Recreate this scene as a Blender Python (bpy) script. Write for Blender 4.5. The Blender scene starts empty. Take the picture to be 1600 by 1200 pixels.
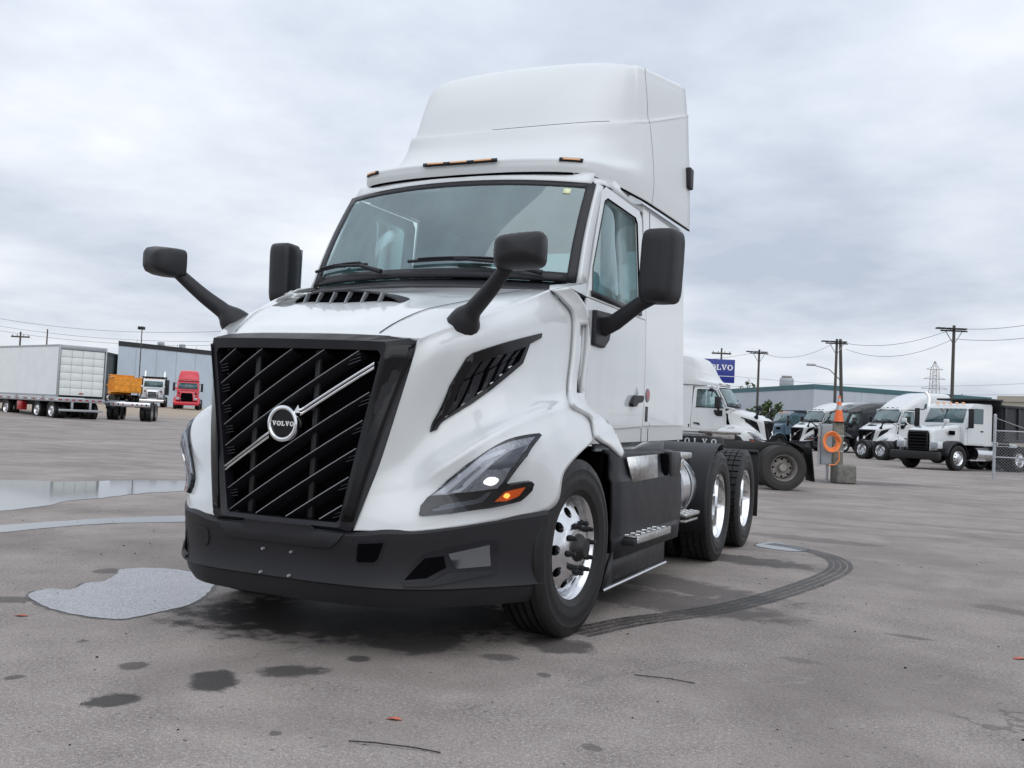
import bpy, bmesh, math, random
from mathutils import Vector, Matrix
from mathutils.geometry import delaunay_2d_cdt, tessellate_polygon
random.seed(7)
R=math.radians
SC=bpy.context.scene
COL=SC.collection
# ---------------------------------------------------------------- camera
cam=bpy.data.cameras.new('camera'); cam.sensor_width=36; cam.lens=33.84; cam.clip_start=.05; cam.clip_end=3000
co=bpy.data.objects.new('camera',cam); COL.objects.link(co)
yaw,pitch,roll=-0.42351,0.03639,0.04765
fw=Vector((math.sin(yaw)*math.cos(pitch),math.cos(yaw)*math.cos(pitch),math.sin(pitch)))
rt=Vector((math.cos(yaw),-math.sin(yaw),0)); up=rt.cross(fw)
r2=math.cos(roll)*rt+math.sin(roll)*up; u2=-math.sin(roll)*rt+math.cos(roll)*up
M=Matrix((r2,u2,-fw)).transposed().to_4x4(); M.translation=Vector((3.127,-5.302,1.241))
co.matrix_world=M
SC.camera=co
SC.render.resolution_x=1024; SC.render.resolution_y=768
# ---------------------------------------------------------------- sky
W=bpy.data.worlds.new('World'); SC.world=W; W.use_nodes=True
nt=W.node_tree; N=nt.nodes; Lk=nt.links; N.clear()
def wn(t,**k):
    n=N.new(t)
    for a,b in k.items(): setattr(n,a,b)
    return n
wo=wn('ShaderNodeOutputWorld'); bg=wn('ShaderNodeBackground'); Lk.new(bg.outputs[0],wo.inputs[0])
sky=wn('ShaderNodeTexSky',sky_type='NISHITA',sun_disc=False); sky.sun_elevation=R(50); sky.sun_rotation=R(150)
tc=wn('ShaderNodeTexCoord'); sep=wn('ShaderNodeSeparateXYZ'); Lk.new(tc.outputs['Generated'],sep.inputs[0])
mz=wn('ShaderNodeMath',operation='MAXIMUM'); Lk.new(sep.outputs[2],mz.inputs[0]); mz.inputs[1].default_value=0
az=wn('ShaderNodeMath',operation='ADD'); Lk.new(mz.outputs[0],az.inputs[0]); az.inputs[1].default_value=.16
dv=wn('ShaderNodeVectorMath',operation='DIVIDE'); cb=wn('ShaderNodeCombineXYZ')
Lk.new(tc.outputs['Generated'],dv.inputs[0])
for i in range(3): Lk.new(az.outputs[0],cb.inputs[i])
Lk.new(cb.outputs[0],dv.inputs[1])
mp=wn('ShaderNodeMapping'); mp.inputs['Scale'].default_value=(1,1,.0); mp.inputs['Location'].default_value=(3.3,1.2,0); Lk.new(dv.outputs[0],mp.inputs[0])
nz=wn('ShaderNodeTexNoise'); nz.inputs['Scale'].default_value=.85; nz.inputs['Detail'].default_value=8; nz.inputs['Roughness'].default_value=.55; Lk.new(mp.outputs[0],nz.inputs[0])
cr_=wn('ShaderNodeValToRGB'); Lk.new(nz.outputs[0],cr_.inputs[0])
e=cr_.color_ramp.elements; e[0].position=.33; e[0].color=(.49,.545,.645,1); e[1].position=.67; e[1].color=(.92,.945,.985,1)
cm=e=cr_.color_ramp.elements.new(.5); cm.color=(.70,.752,.835,1)
ns=wn('ShaderNodeVectorMath',operation='SCALE'); ns.inputs['Scale'].default_value=.1; Lk.new(sky.outputs[0],ns.inputs[0])
mx=wn('ShaderNodeMix',data_type='RGBA'); mx.inputs[0].default_value=.95; Lk.new(ns.outputs[0],mx.inputs[6]); Lk.new(cr_.outputs[0],mx.inputs[7])
# an overcast dome is brighter overhead than at the horizon
zb=wn('ShaderNodeMath',operation='MULTIPLY_ADD'); Lk.new(mz.outputs[0],zb.inputs[0]); zb.inputs[1].default_value=.55; zb.inputs[2].default_value=1.0
sc2=wn('ShaderNodeVectorMath',operation='SCALE'); Lk.new(mx.outputs[2],sc2.inputs[0]); Lk.new(zb.outputs[0],sc2.inputs['Scale'])
Lk.new(sc2.outputs[0],bg.inputs[0]); bg.inputs[1].default_value=1.0
sun=bpy.data.lights.new('sun','SUN'); sun.energy=1.0; sun.angle=R(85); sun.color=(1,.97,.93)
so=bpy.data.objects.new('sun',sun); COL.objects.link(so)
sd=Vector((.55,-.55,.8)).normalized()   # towards the sun
so.rotation_euler=sd.to_track_quat('Z','Y').to_euler(); so.location=(5,-5,12)
SC.view_settings.view_transform='Standard'; SC.view_settings.look='None'; SC.view_settings.exposure=0; SC.view_settings.gamma=1
try: SC.view_settings.use_curve_mapping=False
except Exception: pass
SC.cycles.use_denoising=True
SC.cycles.max_bounces=8; SC.cycles.transparent_max_bounces=12
# ---------------------------------------------------------------- materials
MT={}
def mat(name,col,rough=.5,metal=0,coat=0,noise=0,nscale=20,bump=0,bscale=60,spec=.5,emit=None,es=0,dirt=None):
    m=bpy.data.materials.new(name); m.use_nodes=True; t=m.node_tree; b=t.nodes['Principled BSDF']
    b.inputs['Base Color'].default_value=(*col,1); b.inputs['Roughness'].default_value=rough; b.inputs['Metallic'].default_value=metal
    b.inputs['Coat Weight'].default_value=coat; b.inputs['Coat Roughness'].default_value=.04; b.inputs['Specular IOR Level'].default_value=spec
    if emit: b.inputs['Emission Color'].default_value=(*emit,1); b.inputs['Emission Strength'].default_value=es
    tcn=t.nodes.new('ShaderNodeTexCoord')
    if noise:
        n=t.nodes.new('ShaderNodeTexNoise'); n.inputs['Scale'].default_value=nscale; n.inputs['Detail'].default_value=6; n.inputs['Roughness'].default_value=.65
        t.links.new(tcn.outputs['Object'],n.inputs[0])
        r=t.nodes.new('ShaderNodeMapRange'); r.inputs[1].default_value=.3; r.inputs[2].default_value=.7; r.inputs[3].default_value=1-noise; r.inputs[4].default_value=1+noise*.6
        t.links.new(n.outputs[0],r.inputs[0])
        s=t.nodes.new('ShaderNodeVectorMath'); s.operation='SCALE'; s.inputs[0].default_value=col; t.links.new(r.outputs[0],s.inputs['Scale']); t.links.new(s.outputs[0],b.inputs['Base Color'])
        rr=t.nodes.new('ShaderNodeMapRange'); rr.inputs[1].default_value=.3; rr.inputs[2].default_value=.7; rr.inputs[3].default_value=max(rough-.08,.02); rr.inputs[4].default_value=min(rough+.1,1); t.links.new(n.outputs[0],rr.inputs[0]); t.links.new(rr.outputs[0],b.inputs['Roughness'])
    if bump:
        n2=t.nodes.new('ShaderNodeTexNoise'); n2.inputs['Scale'].default_value=bscale; n2.inputs['Detail'].default_value=3; t.links.new(tcn.outputs['Object'],n2.inputs[0])
        bp_=t.nodes.new('ShaderNodeBump'); bp_.inputs['Strength'].default_value=bump; bp_.inputs['Distance'].default_value=.01; t.links.new(n2.outputs[0],bp_.inputs['Height']); t.links.new(bp_.outputs[0],b.inputs['Normal'])
    MT[name]=m; return m
mat('white_paint',(.62,.645,.655),.3,coat=1.0)
def grime(m):
    t=m.node_tree; b=t.nodes['Principled BSDF']; col=b.inputs['Base Color'].default_value[:3]; tcn=t.nodes.new('ShaderNodeTexCoord'); mpn=t.nodes.new('ShaderNodeMapping'); mpn.inputs['Scale'].default_value=(7,7,.55); n=t.nodes.new('ShaderNodeTexNoise'); n.inputs['Scale'].default_value=1; n.inputs['Detail'].default_value=5
    t.links.new(tcn.outputs['Object'],mpn.inputs[0]); t.links.new(mpn.outputs[0],n.inputs[0]); r=t.nodes.new('ShaderNodeMapRange'); r.inputs[1].default_value=.4; r.inputs[2].default_value=.7; r.inputs[3].default_value=1; r.inputs[4].default_value=.955; t.links.new(n.outputs[0],r.inputs[0])
    s=t.nodes.new('ShaderNodeVectorMath'); s.operation='SCALE'; s.inputs[0].default_value=col; t.links.new(r.outputs[0],s.inputs['Scale']); t.links.new(s.outputs[0],b.inputs['Base Color'])
grime(MT['white_paint'])
mat('white_roof',(.63,.655,.66),.42,coat=.15,bump=.04,bscale=300)
mat('dark_plastic',(.016,.016,.019),.46,spec=.32,noise=.08,nscale=3,bump=.08,bscale=500)
mat('mid_plastic',(.012,.012,.016),.36,spec=.35,noise=.2,nscale=6,bump=.1,bscale=400)
mat('gloss_black',(.005,.005,.006),.16,spec=.3,coat=.12)
mat('slat_rim',(.42,.43,.45),.35,.7)
mat('slat_fin',(.10,.105,.115),.4,.5)
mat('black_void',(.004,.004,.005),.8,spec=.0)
mat('slat_black',(.012,.012,.015),.4,spec=.3)
mat('chrome',(.86,.87,.88),.07,1,noise=.1,nscale=10)
mat('aluminium',(.72,.73,.75),.2,1,noise=.12,nscale=14)
mat('plate_metal',(.62,.62,.61),.33,1,noise=.25,nscale=18,bump=.5,bscale=45)
mat('rubber',(.009,.009,.0095),.5,spec=.35,noise=.3,nscale=14)
mat('rubber_side',(.024,.024,.025),.42,noise=.35,nscale=10)
mat('old_rubber',(.03,.029,.028),.75,noise=.3,nscale=12)
mat('steel_grey',(.30,.28,.265),.55,.3,noise=.4,nscale=12)
mat('frame_black',(.009,.009,.010),.55,noise=.4,nscale=5)
mat('interior',(.05,.054,.058),.7,noise=.2,nscale=5)
mat('interior_dark',(.022,.023,.026),.7)
mat('amber',(.70,.11,.01),.2,emit=(1,.16,.01),es=.2)
mat('amber_bulb',(1,.5,.1),.2,emit=(1,.45,.08),es=1.5)
mat('marker',(.75,.42,.22),.25,emit=(1,.5,.25),es=.12)
mat('lamp_silver',(.40,.42,.47),.22,.3,noise=.3,nscale=60)
mat('fog_glass',(.10,.105,.11),.15,coat=.5)
mat('lamp_grey',(.11,.12,.15),.25,.1)
mat('lamp_light',(.78,.81,.88),.2)
mat('lamp_lit',(1,1,1),.2,emit=(1,.98,.95),es=1.0)
mat('red_lens',(.35,.02,.02),.2)
mat('sticker',(.72,.78,.5),.5)
mat('white_flat',(.8,.8,.8),.5)
mat('concrete',(.16,.155,.14),.9,noise=.5,nscale=9,bump=.5,bscale=30)
mat('wood_grey',(.20,.19,.16),.85,noise=.45,nscale=14,bump=.4,bscale=40)
mat('pole_wood',(.085,.078,.07),.85,noise=.3,nscale=10)
mat('cone_orange',(.85,.16,.04),.5,noise=.12,nscale=25)
mat('hose_orange',(.85,.24,.06),.45)
mat('green_spray',(.35,.6,.12),.7,noise=.4,nscale=30)
mat('galv',(.42,.44,.46),.45,.6,noise=.2,nscale=20)
mat('box_grey',(.30,.33,.35),.6,noise=.2,nscale=20)
mat('wall_blue',(.48,.56,.64),.8,noise=.08,nscale=.5)
mat('wall_pale',(.46,.50,.55),.8,noise=.08,nscale=.4)
mat('wall_dark',(.06,.08,.09),.7,noise=.2,nscale=.5)
mat('roof_teal',(.05,.13,.15),.6)
mat('roof_black',(.02,.022,.025),.6)
mat('beige_wall',(.42,.38,.32),.8)
mat('sign_blue',(.012,.03,.24),.35)
mat('trailer_white',(.78,.82,.83),.45,noise=.06,nscale=1.2)
mat('door_white',(.72,.76,.74),.5,noise=.06,nscale=3)
mat('red_paint',(.55,.012,.03),.28,coat=.6,noise=.08,nscale=4)
mat('black_paint',(.012,.013,.017),.25,coat=.6)
mat('dump_black',(.018,.019,.022),.4,noise=.4,nscale=3)
mat('blue_paint',(.085,.14,.19),.35,coat=.4,noise=.15,nscale=3)
mat('orange_paint',(.75,.30,.02),.45,noise=.3,nscale=3)
mat('leaf_green',(.055,.085,.025),.6,noise=.4,nscale=4)
mat('leaf_orange',(.42,.17,.03),.6,noise=.4,nscale=4)
mat('bark',(.07,.055,.04),.9,noise=.3,nscale=12)
mat('wire',(.03,.03,.035),.6)
mat('twig',(.03,.025,.02),.8)
mat('paper_red',(.55,.16,.10),.7)
def glass(name,tint,gloss=.06,dens=1.0,gcol=(.62,.86,.88,1)):
    m=bpy.data.materials.new(name); m.use_nodes=True; t=m.node_tree; t.nodes.clear()
    o=t.nodes.new('ShaderNodeOutputMaterial'); mx=t.nodes.new('ShaderNodeMixShader'); tr=t.nodes.new('ShaderNodeBsdfTransparent'); g=t.nodes.new('ShaderNodeBsdfGlossy'); f=t.nodes.new('ShaderNodeFresnel')
    tr.inputs[0].default_value=(*tint,1); g.inputs['Roughness'].default_value=.03; g.inputs[0].default_value=gcol; f.inputs[0].default_value=1.52
    mr=t.nodes.new('ShaderNodeMapRange'); mr.inputs[1].default_value=0; mr.inputs[2].default_value=1; mr.inputs[3].default_value=gloss; mr.inputs[4].default_value=1
    t.links.new(f.outputs[0],mr.inputs[0]); t.links.new(mr.outputs[0],mx.inputs[0]); t.links.new(tr.outputs[0],mx.inputs[1]); t.links.new(g.outputs[0],mx.inputs[2])
    # film of fine drops and dust on the pane
    d=t.nodes.new('ShaderNodeBsdfDiffuse'); d.inputs[0].default_value=(.45,.6,.61,1); m2=t.nodes.new('ShaderNodeMixShader')
    tcn=t.nodes.new('ShaderNodeTexCoord'); mpn=t.nodes.new('ShaderNodeMapping'); mpn.inputs['Scale'].default_value=(1,1,.25); mpn.inputs['Rotation'].default_value=(0,.5,0); n=t.nodes.new('ShaderNodeTexNoise'); n.inputs['Scale'].default_value=5; n.inputs['Detail'].default_value=7
    t.links.new(tcn.outputs['Object'],mpn.inputs[0]); t.links.new(mpn.outputs[0],n.inputs[0])
    r=t.nodes.new('ShaderNodeMapRange'); r.inputs[1].default_value=.3; r.inputs[2].default_value=.75; r.inputs[3].default_value=.04*dens; r.inputs[4].default_value=.3*dens
    t.links.new(n.outputs[0],r.inputs[0]); t.links.new(r.outputs[0],m2.inputs[0]); t.links.new(mx.outputs[0],m2.inputs[1]); t.links.new(d.outputs[0],m2.inputs[2]); t.links.new(m2.outputs[0],o.inputs[0])
    MT[name]=m
glass('glass_teal',(.55,.71,.71),.16,.5,(.78,.92,.94,1))
glass('glass_side',(.66,.80,.80),.13,.8,(.78,.92,.94,1))
glass('lens_clear',(.96,.97,.98),.02,.0,(.7,.72,.76,1))
mat('glass_far',(.04,.09,.10),.06,coat=.5)
# ---------------------------------------------------------------- mesh helpers
class MB:
    def __init__(s): s.v=[]; s.f=[]
    def add(s,vs,fs):
        o=len(s.v); s.v+= [tuple(v) for v in vs]; s.f+=[tuple(i+o for i in f) for f in fs]; return s
    def box(s,a,b):
        (x0,y0,z0),(x1,y1,z1)=a,b
        return s.add([(x0,y0,z0),(x1,y0,z0),(x1,y1,z0),(x0,y1,z0),(x0,y0,z1),(x1,y0,z1),(x1,y1,z1),(x0,y1,z1)],[(0,3,2,1),(4,5,6,7),(0,1,5,4),(1,2,6,5),(2,3,7,6),(3,0,4,7)])
    def bbox(s,a,b,r=.02):
        """box with chamfered edges"""
        bm=bmesh.new(); bmesh.ops.create_cube(bm,size=1)
        for v in bm.verts: v.co=Vector([a[i]+(b[i]-a[i])*(v.co[i]+.5) for i in range(3)])
        bmesh.ops.bevel(bm,geom=bm.edges[:],offset=r,segments=2,affect='EDGES',profile=.5)
        bm.verts.index_update(); s.add([v.co[:] for v in bm.verts],[[v.index for v in f.verts] for f in bm.faces]); bm.free(); return s
    def tube(s,pts,rad,n=10,cap=True):
        pts=[Vector(p) for p in pts]; rs=rad if isinstance(rad,(list,tuple)) else [rad]*len(pts)
        o=len(s.v); ref=None
        for i,p in enumerate(pts):
            d=(pts[min(i+1,len(pts)-1)]-pts[max(i-1,0)]).normalized()
            if ref is None: ref=Vector((0,0,1)) if abs(d.z)<.9 else Vector((1,0,0))
            a=d.cross(ref).normalized(); b=a.cross(d).normalized(); ref=b
            for k in range(n):
                t=2*math.pi*k/n; s.v.append(tuple(p+(a*math.cos(t)+b*math.sin(t))*rs[i]))
        for i in range(len(pts)-1):
            for k in range(n):
                k2=(k+1)%n; s.f.append((o+i*n+k,o+i*n+k2,o+(i+1)*n+k2,o+(i+1)*n+k))
        if cap: s.f.append(tuple(o+k for k in range(n))[::-1]); s.f.append(tuple(o+(len(pts)-1)*n+k for k in range(n)))
        return s
    def lathe(s,prof,n=48,axis='x',c=(0,0,0),close=False):
        """prof: (axial, radius)"""
        o=len(s.v); m=len(prof)
        for k in range(n):
            t=2*math.pi*k/n
            for a,r in prof:
                p=(a,r*math.cos(t),r*math.sin(t)) if axis=='x' else ((r*math.cos(t),r*math.sin(t),a) if axis=='z' else (r*math.cos(t),a,r*math.sin(t)))
                s.v.append((p[0]+c[0],p[1]+c[1],p[2]+c[2]))
        for k in range(n):
            k2=(k+1)%n
            for i in range(m if close else m-1):
                j=(i+1)%m; s.f.append((o+k*m+i,o+k*m+j,o+k2*m+j,o+k2*m+i))
        return s
    def prism(s,poly,a,b,axis='x'):
        """extrude a polygon (2D) between a and b along axis"""
        n=len(poly); mk={'x':lambda p,t:(t,p[0],p[1]),'y':lambda p,t:(p[0],t,p[1]),'z':lambda p,t:(p[0],p[1],t)}[axis]
        tris=tessellate_polygon([[Vector((p[0],p[1],0)) for p in poly]])
        o=len(s.v); s.v+=[mk(p,a) for p in poly]+[mk(p,b) for p in poly]
        s.f+=[tuple(o+i for i in t) for t in tris]+[tuple(o+n+i for i in t[::-1]) for t in tris]+[(o+i,o+(i+1)%n,o+n+(i+1)%n,o+n+i) for i in range(n)]
        return s
    def grid(s,G,flip=False):
        o=len(s.v); h=len(G); w=len(G[0])
        for r in G: s.v+=[tuple(p) for p in r]
        for j in range(h-1):
            for i in range(w-1):
                q=(o+j*w+i,o+j*w+i+1,o+(j+1)*w+i+1,o+(j+1)*w+i); s.f.append(q[::-1] if flip else q)
        return s
    def mirror(s):
        n=len(s.v); s.v+=[(-x,y,z) for x,y,z in s.v]; s.f+=[tuple(i+n for i in f[::-1]) for f in s.f]; return s
    def xf(s,fn): s.v=[tuple(fn(Vector(v))) for v in s.v]; return s
    def build(s,name,m,parent=None,smooth=True,solid=0,off=-1,bev=0,fix=True,sub=0,angle=40):
        me=bpy.data.meshes.new(name); me.from_pydata(s.v,[],s.f); me.materials.append(MT[m] if isinstance(m,str) else m)
        if fix:
            bm=bmesh.new(); bm.from_mesh(me); bmesh.ops.remove_doubles(bm,verts=bm.verts,dist=1e-5); bmesh.ops.recalc_face_normals(bm,faces=bm.faces[:]); bm.to_mesh(me); bm.free()
        if smooth:
            me.polygons.foreach_set('use_smooth',[True]*len(me.polygons)); 
            try: me.set_sharp_from_angle(angle=R(angle))
            except Exception: pass
        o=bpy.data.objects.new(name,me); COL.objects.link(o)
        if parent: o.parent=parent
        if solid:
            md=o.modifiers.new('solid','SOLIDIFY'); md.thickness=solid; md.offset=off
        if bev:
            md=o.modifiers.new('bev','BEVEL'); md.width=bev; md.segments=2; md.limit_method='ANGLE'; md.angle_limit=R(50); md.harden_normals=True
        return o
def empty(name,loc=(0,0,0),rz=0):
    o=bpy.data.objects.new(name,None); COL.objects.link(o); o.location=loc; o.rotation_euler=(0,0,rz); o.empty_display_size=.3; return o
def tag(o,label,cat,group=None,kind=None):
    o['label']=label
    if cat: o['category']=cat
    if group: o['group']=group
    if kind: o['kind']=kind
    return o
def mirx(o,parent=None,sx=-1):
    """mirrored twin of a part (new mesh with x negated)"""
    me=o.data.copy()
    for v in me.vertices: v.co.x*=-1
    me.flip_normals()
    c=bpy.data.objects.new(o.name.split('.')[0],me); COL.objects.link(c); c.parent=parent or o.parent
    for md in o.modifiers:
        m2=c.modifiers.new(md.name,md.type)
        for a in ('thickness','offset','width','segments','limit_method','angle_limit','harden_normals'):
            if hasattr(md,a): setattr(m2,a,getattr(md,a))
    return c
def pair(o,*kids):
    c=mirx(o)
    for k in kids: mirx(k,parent=c)
    return c
# hood surface, shared: HROWS[v][u] control points
def cr(p0,p1,p2,p3,t):
    return tuple(0.5*((2*b)+(-a+c)*t+(2*a-5*b+4*c-d)*t*t+(-a+3*b-3*c+d)*t*t*t) for a,b,c,d in zip(p0,p1,p2,p3))
def spl(pts,s):
    n=len(pts)-1; s=min(max(s,0),1)*n; i=min(int(s),n-1); t=s-i
    g=lambda k: pts[k] if 0<=k<=n else (tuple(2*a-b for a,b in zip(pts[0],pts[1])) if k<0 else tuple(2*a-b for a,b in zip(pts[n],pts[n-1])))
    return cr(g(i-1),g(i),g(i+1),g(i+2),t)
def surf(R,u,v): # v across rows
    return spl([spl(r,u) for r in R],v)
def sharpen(Rw,ks=((3,.2),(7,.24))):
    """extra control rows close to the shoulder and the fender crown keep those lines crisp"""
    mix=lambda a,b,t:[tuple(p+(q-p)*t for p,q in zip(x,y)) for x,y in zip(a,b)]
    o=[]
    for i,r in enumerate(Rw):
        k=dict(ks).get(i)
        if k: o+=[mix(Rw[i-1],r,1-k),r,mix(r,Rw[i+1],k)]
        else: o.append(r)
    return o

def smooth_poly(p,n=3):
    """closed Catmull-Rom through points"""
    out=[];L=len(p)
    for i in range(L):
        for k in range(n): out.append(cr(p[i-1],p[i],p[(i+1)%L],p[(i+2)%L],k/n))
    return out
# slab-serif capitals (polygons in a unit-high cell)
def glyph(ch):
    if ch=='V': return [[(0,1),(0,.86),(.42,.86),(.42,1)],[(.6,1),(.6,.86),(1.0,.86),(1.0,1)],[(.08,.9),(.34,.9),(.56,.28),(.52,0),(.44,0)],[(.76,.9),(.92,.9),(.57,0),(.49,0),(.46,.1)]],1.02
    if ch=='L': return [[(0,1),(0,.86),(.46,.86),(.46,1)],[(.11,.9),(.11,.1),(.35,.1),(.35,.9)],[(0,.14),(0,0),(.86,0),(.86,.14)],[(.72,.1),(.86,.1),(.86,.38),(.78,.38)]],.88
    n=20; out=[]
    for k in range(n):
        a,b=2*math.pi*k/n,2*math.pi*(k+1)/n
        pt=lambda t,rx,ry:(.52+rx*math.cos(t),.5+ry*math.sin(t))
        out.append([pt(a,.52,.52),pt(b,.52,.52),pt(b,.26,.38),pt(a,.26,.38)])
    return out,1.04
def letters(text,h,gap,fn,par,depth=.002):
    for k in range(len(text)): lettering(text,h,gap,fn,depth,k).build('letter','white_flat',par,smooth=False,fix=False)
def lettering(text,h,gap,fn,depth=.002,only=None):
    """fn maps (s,t) in metres along the text to a 3D point and normal"""
    mb=MB(); x=0; ws=[glyph(c)[1] for c in text]; tot=sum(ws)*h+gap*(len(text)-1); x=-tot/2; q=0
    for q,c in enumerate(text):
        polys,w=glyph(c)
        if only is not None and q!=only: x+=w*h+gap; continue
        for k,pl in enumerate(polys):
            o=len(mb.v); e=depth+.0003*(k%4)
            for lay in (e,-.002):
                for a,b in pl:
                    p,n=fn(x+a*h,(b-.5)*h); mb.v.append(tuple(Vector(p)+Vector(n)*lay))
            m=len(pl); mb.f.append(tuple(range(o,o+m))); mb.f+= [(o+i,o+(i+1)%m,o+m+(i+1)%m,o+m+i) for i in range(m)]
        x+=w*h+gap
    return mb
# ================================================================ the white tractor in front
truck=tag(empty('semi_truck',(0,0,0)),'large white day cab tractor with black slatted grille, nearest the camera','truck')
FAR=[]      # parts that distant copies of this tractor keep
def keep(o): FAR.append(o); return o
# ---- hood: half surface from control rows (rows run nose to cowl; first row is the centre line)
HROWS=[
[(0,-1.165,1.640),(0,-1.06,1.712),(0,-.80,1.822),(0,-.52,1.915),(0,-.25,1.99),(0,0.02,2.055)],
[(.25,-1.155,1.640),(.26,-1.05,1.712),(.29,-.80,1.820),(.33,-.52,1.910),(.37,-.24,1.985),(.42,0.04,2.05)],
[(0.463,-1.104,1.637),(0.500,-0.965,1.722),(0.560,-0.773,1.809),(0.630,-0.523,1.879),(0.700,-0.294,1.946),(0.770,0.107,2.044)],
[(0.659,-1.012,1.631),(0.720,-0.889,1.690),(0.790,-0.701,1.762),(0.860,-0.436,1.857),(0.920,-0.212,1.944),(0.955,-0.001,2.022)],
[(0.630,-1.037,1.477),(0.725,-0.966,1.547),(0.810,-0.822,1.610),(0.905,-0.615,1.699),(0.980,-0.243,1.803),(1.020,0.200,1.896)],
[(0.560,-1.073,1.169),(0.660,-0.951,1.218),(0.770,-0.786,1.318),(0.895,-0.604,1.426),(0.990,-0.309,1.535),(1.035,0.187,1.687)],
[(0.515,-1.103,0.972),(0.610,-0.986,0.995),(0.745,-0.887,1.100),(0.905,-0.722,1.234),(1.025,-0.413,1.340),(1.055,0.099,1.448)],
[(0.480,-1.147,0.819),(0.655,-1.024,0.865),(0.835,-0.961,0.998),(1.000,-0.779,1.154),(1.105,-0.414,1.276),(1.118,0.002,1.328)],
[(0.460,-1.177,0.720),(0.720,-1.072,0.734),(0.920,-0.873,0.832),(1.090,-0.735,1.002),(1.175,-0.381,1.129),(1.150,0.246,1.263)],
[(0.444,-1.197,0.646),(0.735,-1.077,0.659),(0.985,-0.790,0.703),(1.190,-0.393,0.767),(1.210,-0.266,0.970),(1.210,0.185,1.141)]
]
HROWS=sharpen(HROWS)
def hsurf(uv): return Vector(surf(HROWS,uv[0],uv[1]))
def hnorm(uv):
    u,v=uv; e=.004
    a=hsurf((min(u+e,1),v))-hsurf((max(u-e,0),v)); b=hsurf((u,min(v+e,1)))-hsurf((u,max(v-e,0)))
    n=a.cross(b).normalized(); p=hsurf(uv)
    return n if n.dot(p-Vector((.2,-.2,1.0)))>0 else -n
def inpoly(p,poly):
    x,y=p; r=False; j=len(poly)-1
    for i in range(len(poly)):
        (xi,yi),(xj,yj)=poly[i],poly[j]
        if (yi>y)!=(yj>y) and x<(xj-xi)*(y-yi)/(yj-yi)+xi: r=not r
        j=i
    return r
def densify(poly,step=.012):
    out=[]
    for i,a in enumerate(poly):
        b=poly[(i+1)%len(poly)]; n=max(1,int(math.hypot(b[0]-a[0],b[1]-a[1])/step))
        out+=[(a[0]+(b[0]-a[0])*k/n,a[1]+(b[1]-a[1])*k/n) for k in range(n)]
    return out
def hpatch(poly,off,depth=.012,step=.02,hole=None):
    """piece of trim that follows the hood skin; poly in skin coordinates"""
    poly=densify(poly); vs=[Vector(p) for p in poly]; n=len(vs); ed=[(i,(i+1)%n) for i in range(n)]
    if hole:
        hp=densify(hole); m=len(hp); vs+=[Vector(p) for p in hp]; ed+=[(n+i,n+(i+1)%m) for i in range(m)]
    us=[p[0] for p in poly]; ws=[p[1] for p in poly]
    u=min(us)+step/2
    while u<max(us):
        w=min(ws)+step/2
        while w<max(ws):
            if inpoly((u,w),poly) and not (hole and inpoly((u,w),hp)): vs.append(Vector((u,w)))
            w+=step
        u+=step
    r=delaunay_2d_cdt(vs,ed,[],0,1e-6)
    mb=MB(); V=r[0]
    for v in V: mb.v.append(tuple(hsurf(v)+hnorm(v)*off))
    for f in r[2]:
        c=sum((V[i] for i in f),Vector((0,0)))/len(f)
        if inpoly(c,poly) and not (hole and inpoly(c,hp)): mb.f.append(tuple(f))
    for loop in ([poly,hp] if hole else [poly]):
        o=len(mb.v); L=len(loop)
        for p in loop: mb.v.append(tuple(hsurf(p)+hnorm(p)*off))
        for p in loop: mb.v.append(tuple(hsurf(p)+hnorm(p)*(off-depth)))
        mb.f+=[(o+i,o+(i+1)%L,o+L+(i+1)%L,o+L+i) for i in range(L)]
    return mb
def shrink(poly,k):
    cx=sum(p[0] for p in poly)/len(poly); cy=sum(p[1] for p in poly)/len(poly)
    return [(cx+(p[0]-cx)*k,cy+(p[1]-cy)*k) for p in poly]
# outlines on the skin
VENT_OUT=[(0.2920,0.5705),(0.2826,0.5549),(0.3449,0.5107),(0.4373,0.4830),(0.4740,0.4801),(0.5706,0.4817),(0.6613,0.4828),(0.8273,0.4856),(0.8274,0.4934),(0.7703,0.4970),(0.7457,0.5233),(0.7049,0.5298),(0.5776,0.5514),(0.5060,0.5594),(0.3438,0.5641),(0.3398,0.5754)]
VENT_IN=[(0.3515,0.5591),(0.4012,0.5171),(0.4680,0.4958),(0.5557,0.4974),(0.6389,0.4991),(0.7521,0.4994),(0.7252,0.5172),(0.6857,0.5223),(0.5600,0.5415),(0.4835,0.5481)]
G=[]; NU,NV=110,140
for j in range(NV+1): G.append([hsurf((i/NU,j/NV)) for i in range(NU+1)])
# bonnet vent bulge and the raised cowl-side strip are in the skin itself
for j in range(NV+1):
    for i in range(NU+1):
        p=G[j][i]; x,y=p.x,p.y
        b=max(0,1-(x/.40)**4)*math.exp(-((y+.62)/.26)**2) if x<.40 and j<50 else 0
        p.z+=.03*b
for it in range(8):      # relax the skin, edges held
    H_=[[p.copy() for p in r] for r in G]
    for j in range(1,NV):
        for i in range(1,NU): G[j][i]=H_[j][i]*.5+(H_[j-1][i]+H_[j+1][i]+H_[j][i-1]+H_[j][i+1])*.125
VCUT=shrink(VENT_IN,1.10); h=MB(); o=0; W1=NU+1
for r in G: h.v+=[tuple(p) for p in r]
for j in range(NV):
    for i in range(NU):
        if inpoly(((i+.5)/NU,(j+.5)/NV),VCUT): continue
        h.f.append((j*W1+i,j*W1+i+1,(j+1)*W1+i+1,(j+1)*W1+i))
h.mirror()
hood=keep(h.build('hood','white_paint',truck,solid=.02,angle=60))
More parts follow.
